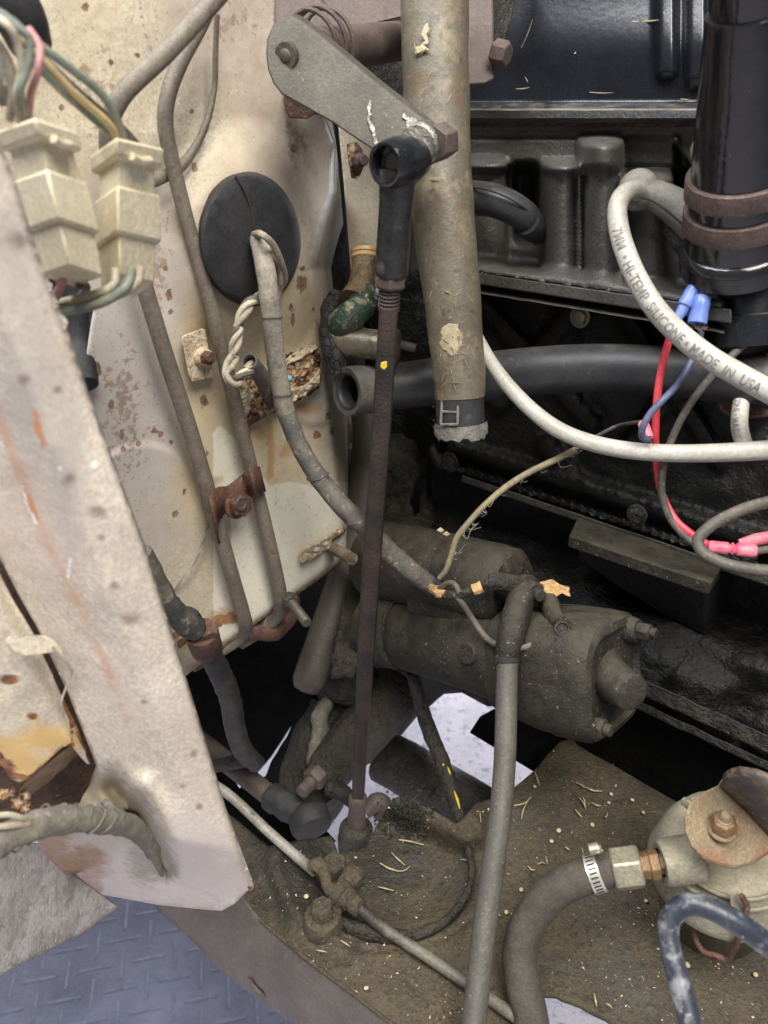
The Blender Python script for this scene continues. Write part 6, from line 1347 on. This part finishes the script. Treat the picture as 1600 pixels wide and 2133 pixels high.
# ================================================================ DEBRIS ON THE RAIL
def rz(x, y, h=.004): return (x, y, d_rail(x, y) - h)
seeds = [(1259, 1549), (1273, 1654), (1268, 1672), (1317, 1666), (1340, 1692), (1234, 1718), (1164, 1730), (1149, 1752), (1086, 1853), (1055, 1900), (1019, 1686), (1114, 1638), (638, 1867), (763, 2058), (1438, 1622), (1346, 1876), (1432, 2010), (1574, 2030), (1146, 1912)]
proto = None
for i, (x, y) in enumerate(seeds):
    if proto is None:
        mb = MB(); ball(mb, Vector((0, 0, 0)), rp(5.0, 1.25), 12, 8, (1, .92, .62)); proto = obj('seed', mb, m_seed); s_ = proto
    else:
        s_ = proto.copy(); COL.objects.link(s_)
    s_.location = PX(rz(x, y, .006)); s_.rotation_euler = (random.uniform(-.3, .3), random.uniform(-.3, .3), random.uniform(0, 6)); k = random.uniform(.75, 1.15); s_.scale = (k, k, k)
    tag(s_, 'small round pale seed lying loose on the dirty brown chassis rail', 'seed', 'seeds scattered on the chassis rail')
straws = [((1304, 1562), (1345, 1575), (1382, 1593)), ((1220, 1640), (1236, 1648), (1254, 1648)), ((1233, 1672), (1242, 1676), (1252, 1678)), ((1207, 1662), (1214, 1672), (1220, 1684)), ((1198, 1686), (1206, 1696), (1212, 1702)), ((1214, 1660), (1220, 1668), (1219, 1680)),
          ((1071, 1678), (1092, 1672), (1106, 1660)), ((1086, 1706), (1092, 1684), (1104, 1662)), ((1114, 1606), (1120, 1622), (1124, 1636)), ((831, 1749), (858, 1752), (883, 1760)), ((816, 1776), (828, 1788), (843, 1802)), ((792, 1798), (812, 1808), (831, 1815)), ((831, 1815), (842, 1810), (854, 1804)),
          ((788, 1847), (804, 1850), (820, 1855)), ((710, 1959), (720, 1966), (729, 1972)), ((660, 1979), (670, 1981), (680, 1983)), ((1466, 1628), (1478, 1630), (1490, 1632)), ((1100, 1804), (1108, 1810), (1115, 1812)), ((1120, 1800), (1128, 1797), (1138, 1800)), ((1138, 1784), (1140, 1792), (1142, 1800)), ((1212, 1766), (1214, 1772), (1215, 1778)),
          ((1177, 1764), (1182, 1768), (1186, 1770)), ((1036, 1898), (1040, 1904), (1043, 1908)), ((1260, 1701), (1264, 1700), (1266, 1694)), ((1000, 1690), (1002, 1700), (1002, 1712)), ((960, 1790), (972, 1791), (978, 1790)), ((1200, 1630), (1210, 1636), (1218, 1640)), ((1238, 2070), (1242, 2084), (1243, 2096)), ((1262, 2090), (1268, 2094), (1274, 2100))]
SL = {(1304, 1562): 'longest dry straw stalk lying near the engine side of the chassis rail', (1114, 1606): 'short straw sticking up at the rail edge right of the thick grey cable', (1071, 1678): 'upper blade of the split straw right of the thick grey cable', (1086, 1706): 'lower blade of the split straw right of the thick grey cable', (831, 1749): 'long thin straw lying beside the oily wet grit', (816, 1776): 'upper straw of the loose triangle below the oily grit', (792, 1798): 'left straw of the loose triangle below the oily grit', (831, 1815): 'right straw of the loose triangle below the oily grit'}
for a, b_, c in straws:
    mb = MB(); r0 = random.uniform(1.1, 2.0); T(mb, [rz(a[0], a[1], .006), rz(b_[0] + random.uniform(-3, 3), b_[1] + random.uniform(-3, 3), .010), rz(c[0], c[1], .006)], [r0 * .7, r0, r0 * .6], n=6, sub=4)
    o = obj('straw', mb, m_straw); tag(o, SL.get(a, None) or 'bit of dry yellow straw lying on the dirty brown chassis rail', 'straw', 'straw bits scattered on the chassis rail')
mb = MB(); rr_ = random.Random(9)
k = 0
while k < 520:
    x = rr_.uniform(560, 1600); y = rr_.uniform(1560, 2133)
    if not inside(x, y, r_out) or y < 1680 and x < 960: continue
    c0 = PX(rz(x, y, .001)); s = rp(rr_.uniform(.8, 2.3), 1.2)
    v = [c0 + Vector((rr_.uniform(-1, 1), rr_.uniform(-1, 1), rr_.uniform(0, 1))) * s * 1.6 for q in range(4)]
    mb.add(v, [[0, 1, 2], [0, 2, 3], [0, 1, 3], [1, 2, 3]]); k += 1
o = obj('crumbs', mb, m_seed); tag(o, 'fine pale chaff crumbs over the brown chassis rail', 'chaff', kind='stuff')
mb = MB(); k = 0
while k < 160:
    x = rr_.uniform(760, 1320); y = rr_.uniform(1100, 1520)
    t = None
    c0 = None; k += 1
# leaf chips on the solenoid
for x, y in ((918, 1104), (930, 1112)):
    mb = MB(); slab(mb, [(x - 8, y, 1.19), (x, y - 6, 1.19), (x + 8, y + 1, 1.19), (x, y + 5, 1.19)], .003); o = obj('leaf_chip', mb, m_straw); tag(o, 'tiny pale leaf chip on top of the starter solenoid', 'chip', 'leaf chips on the solenoid')
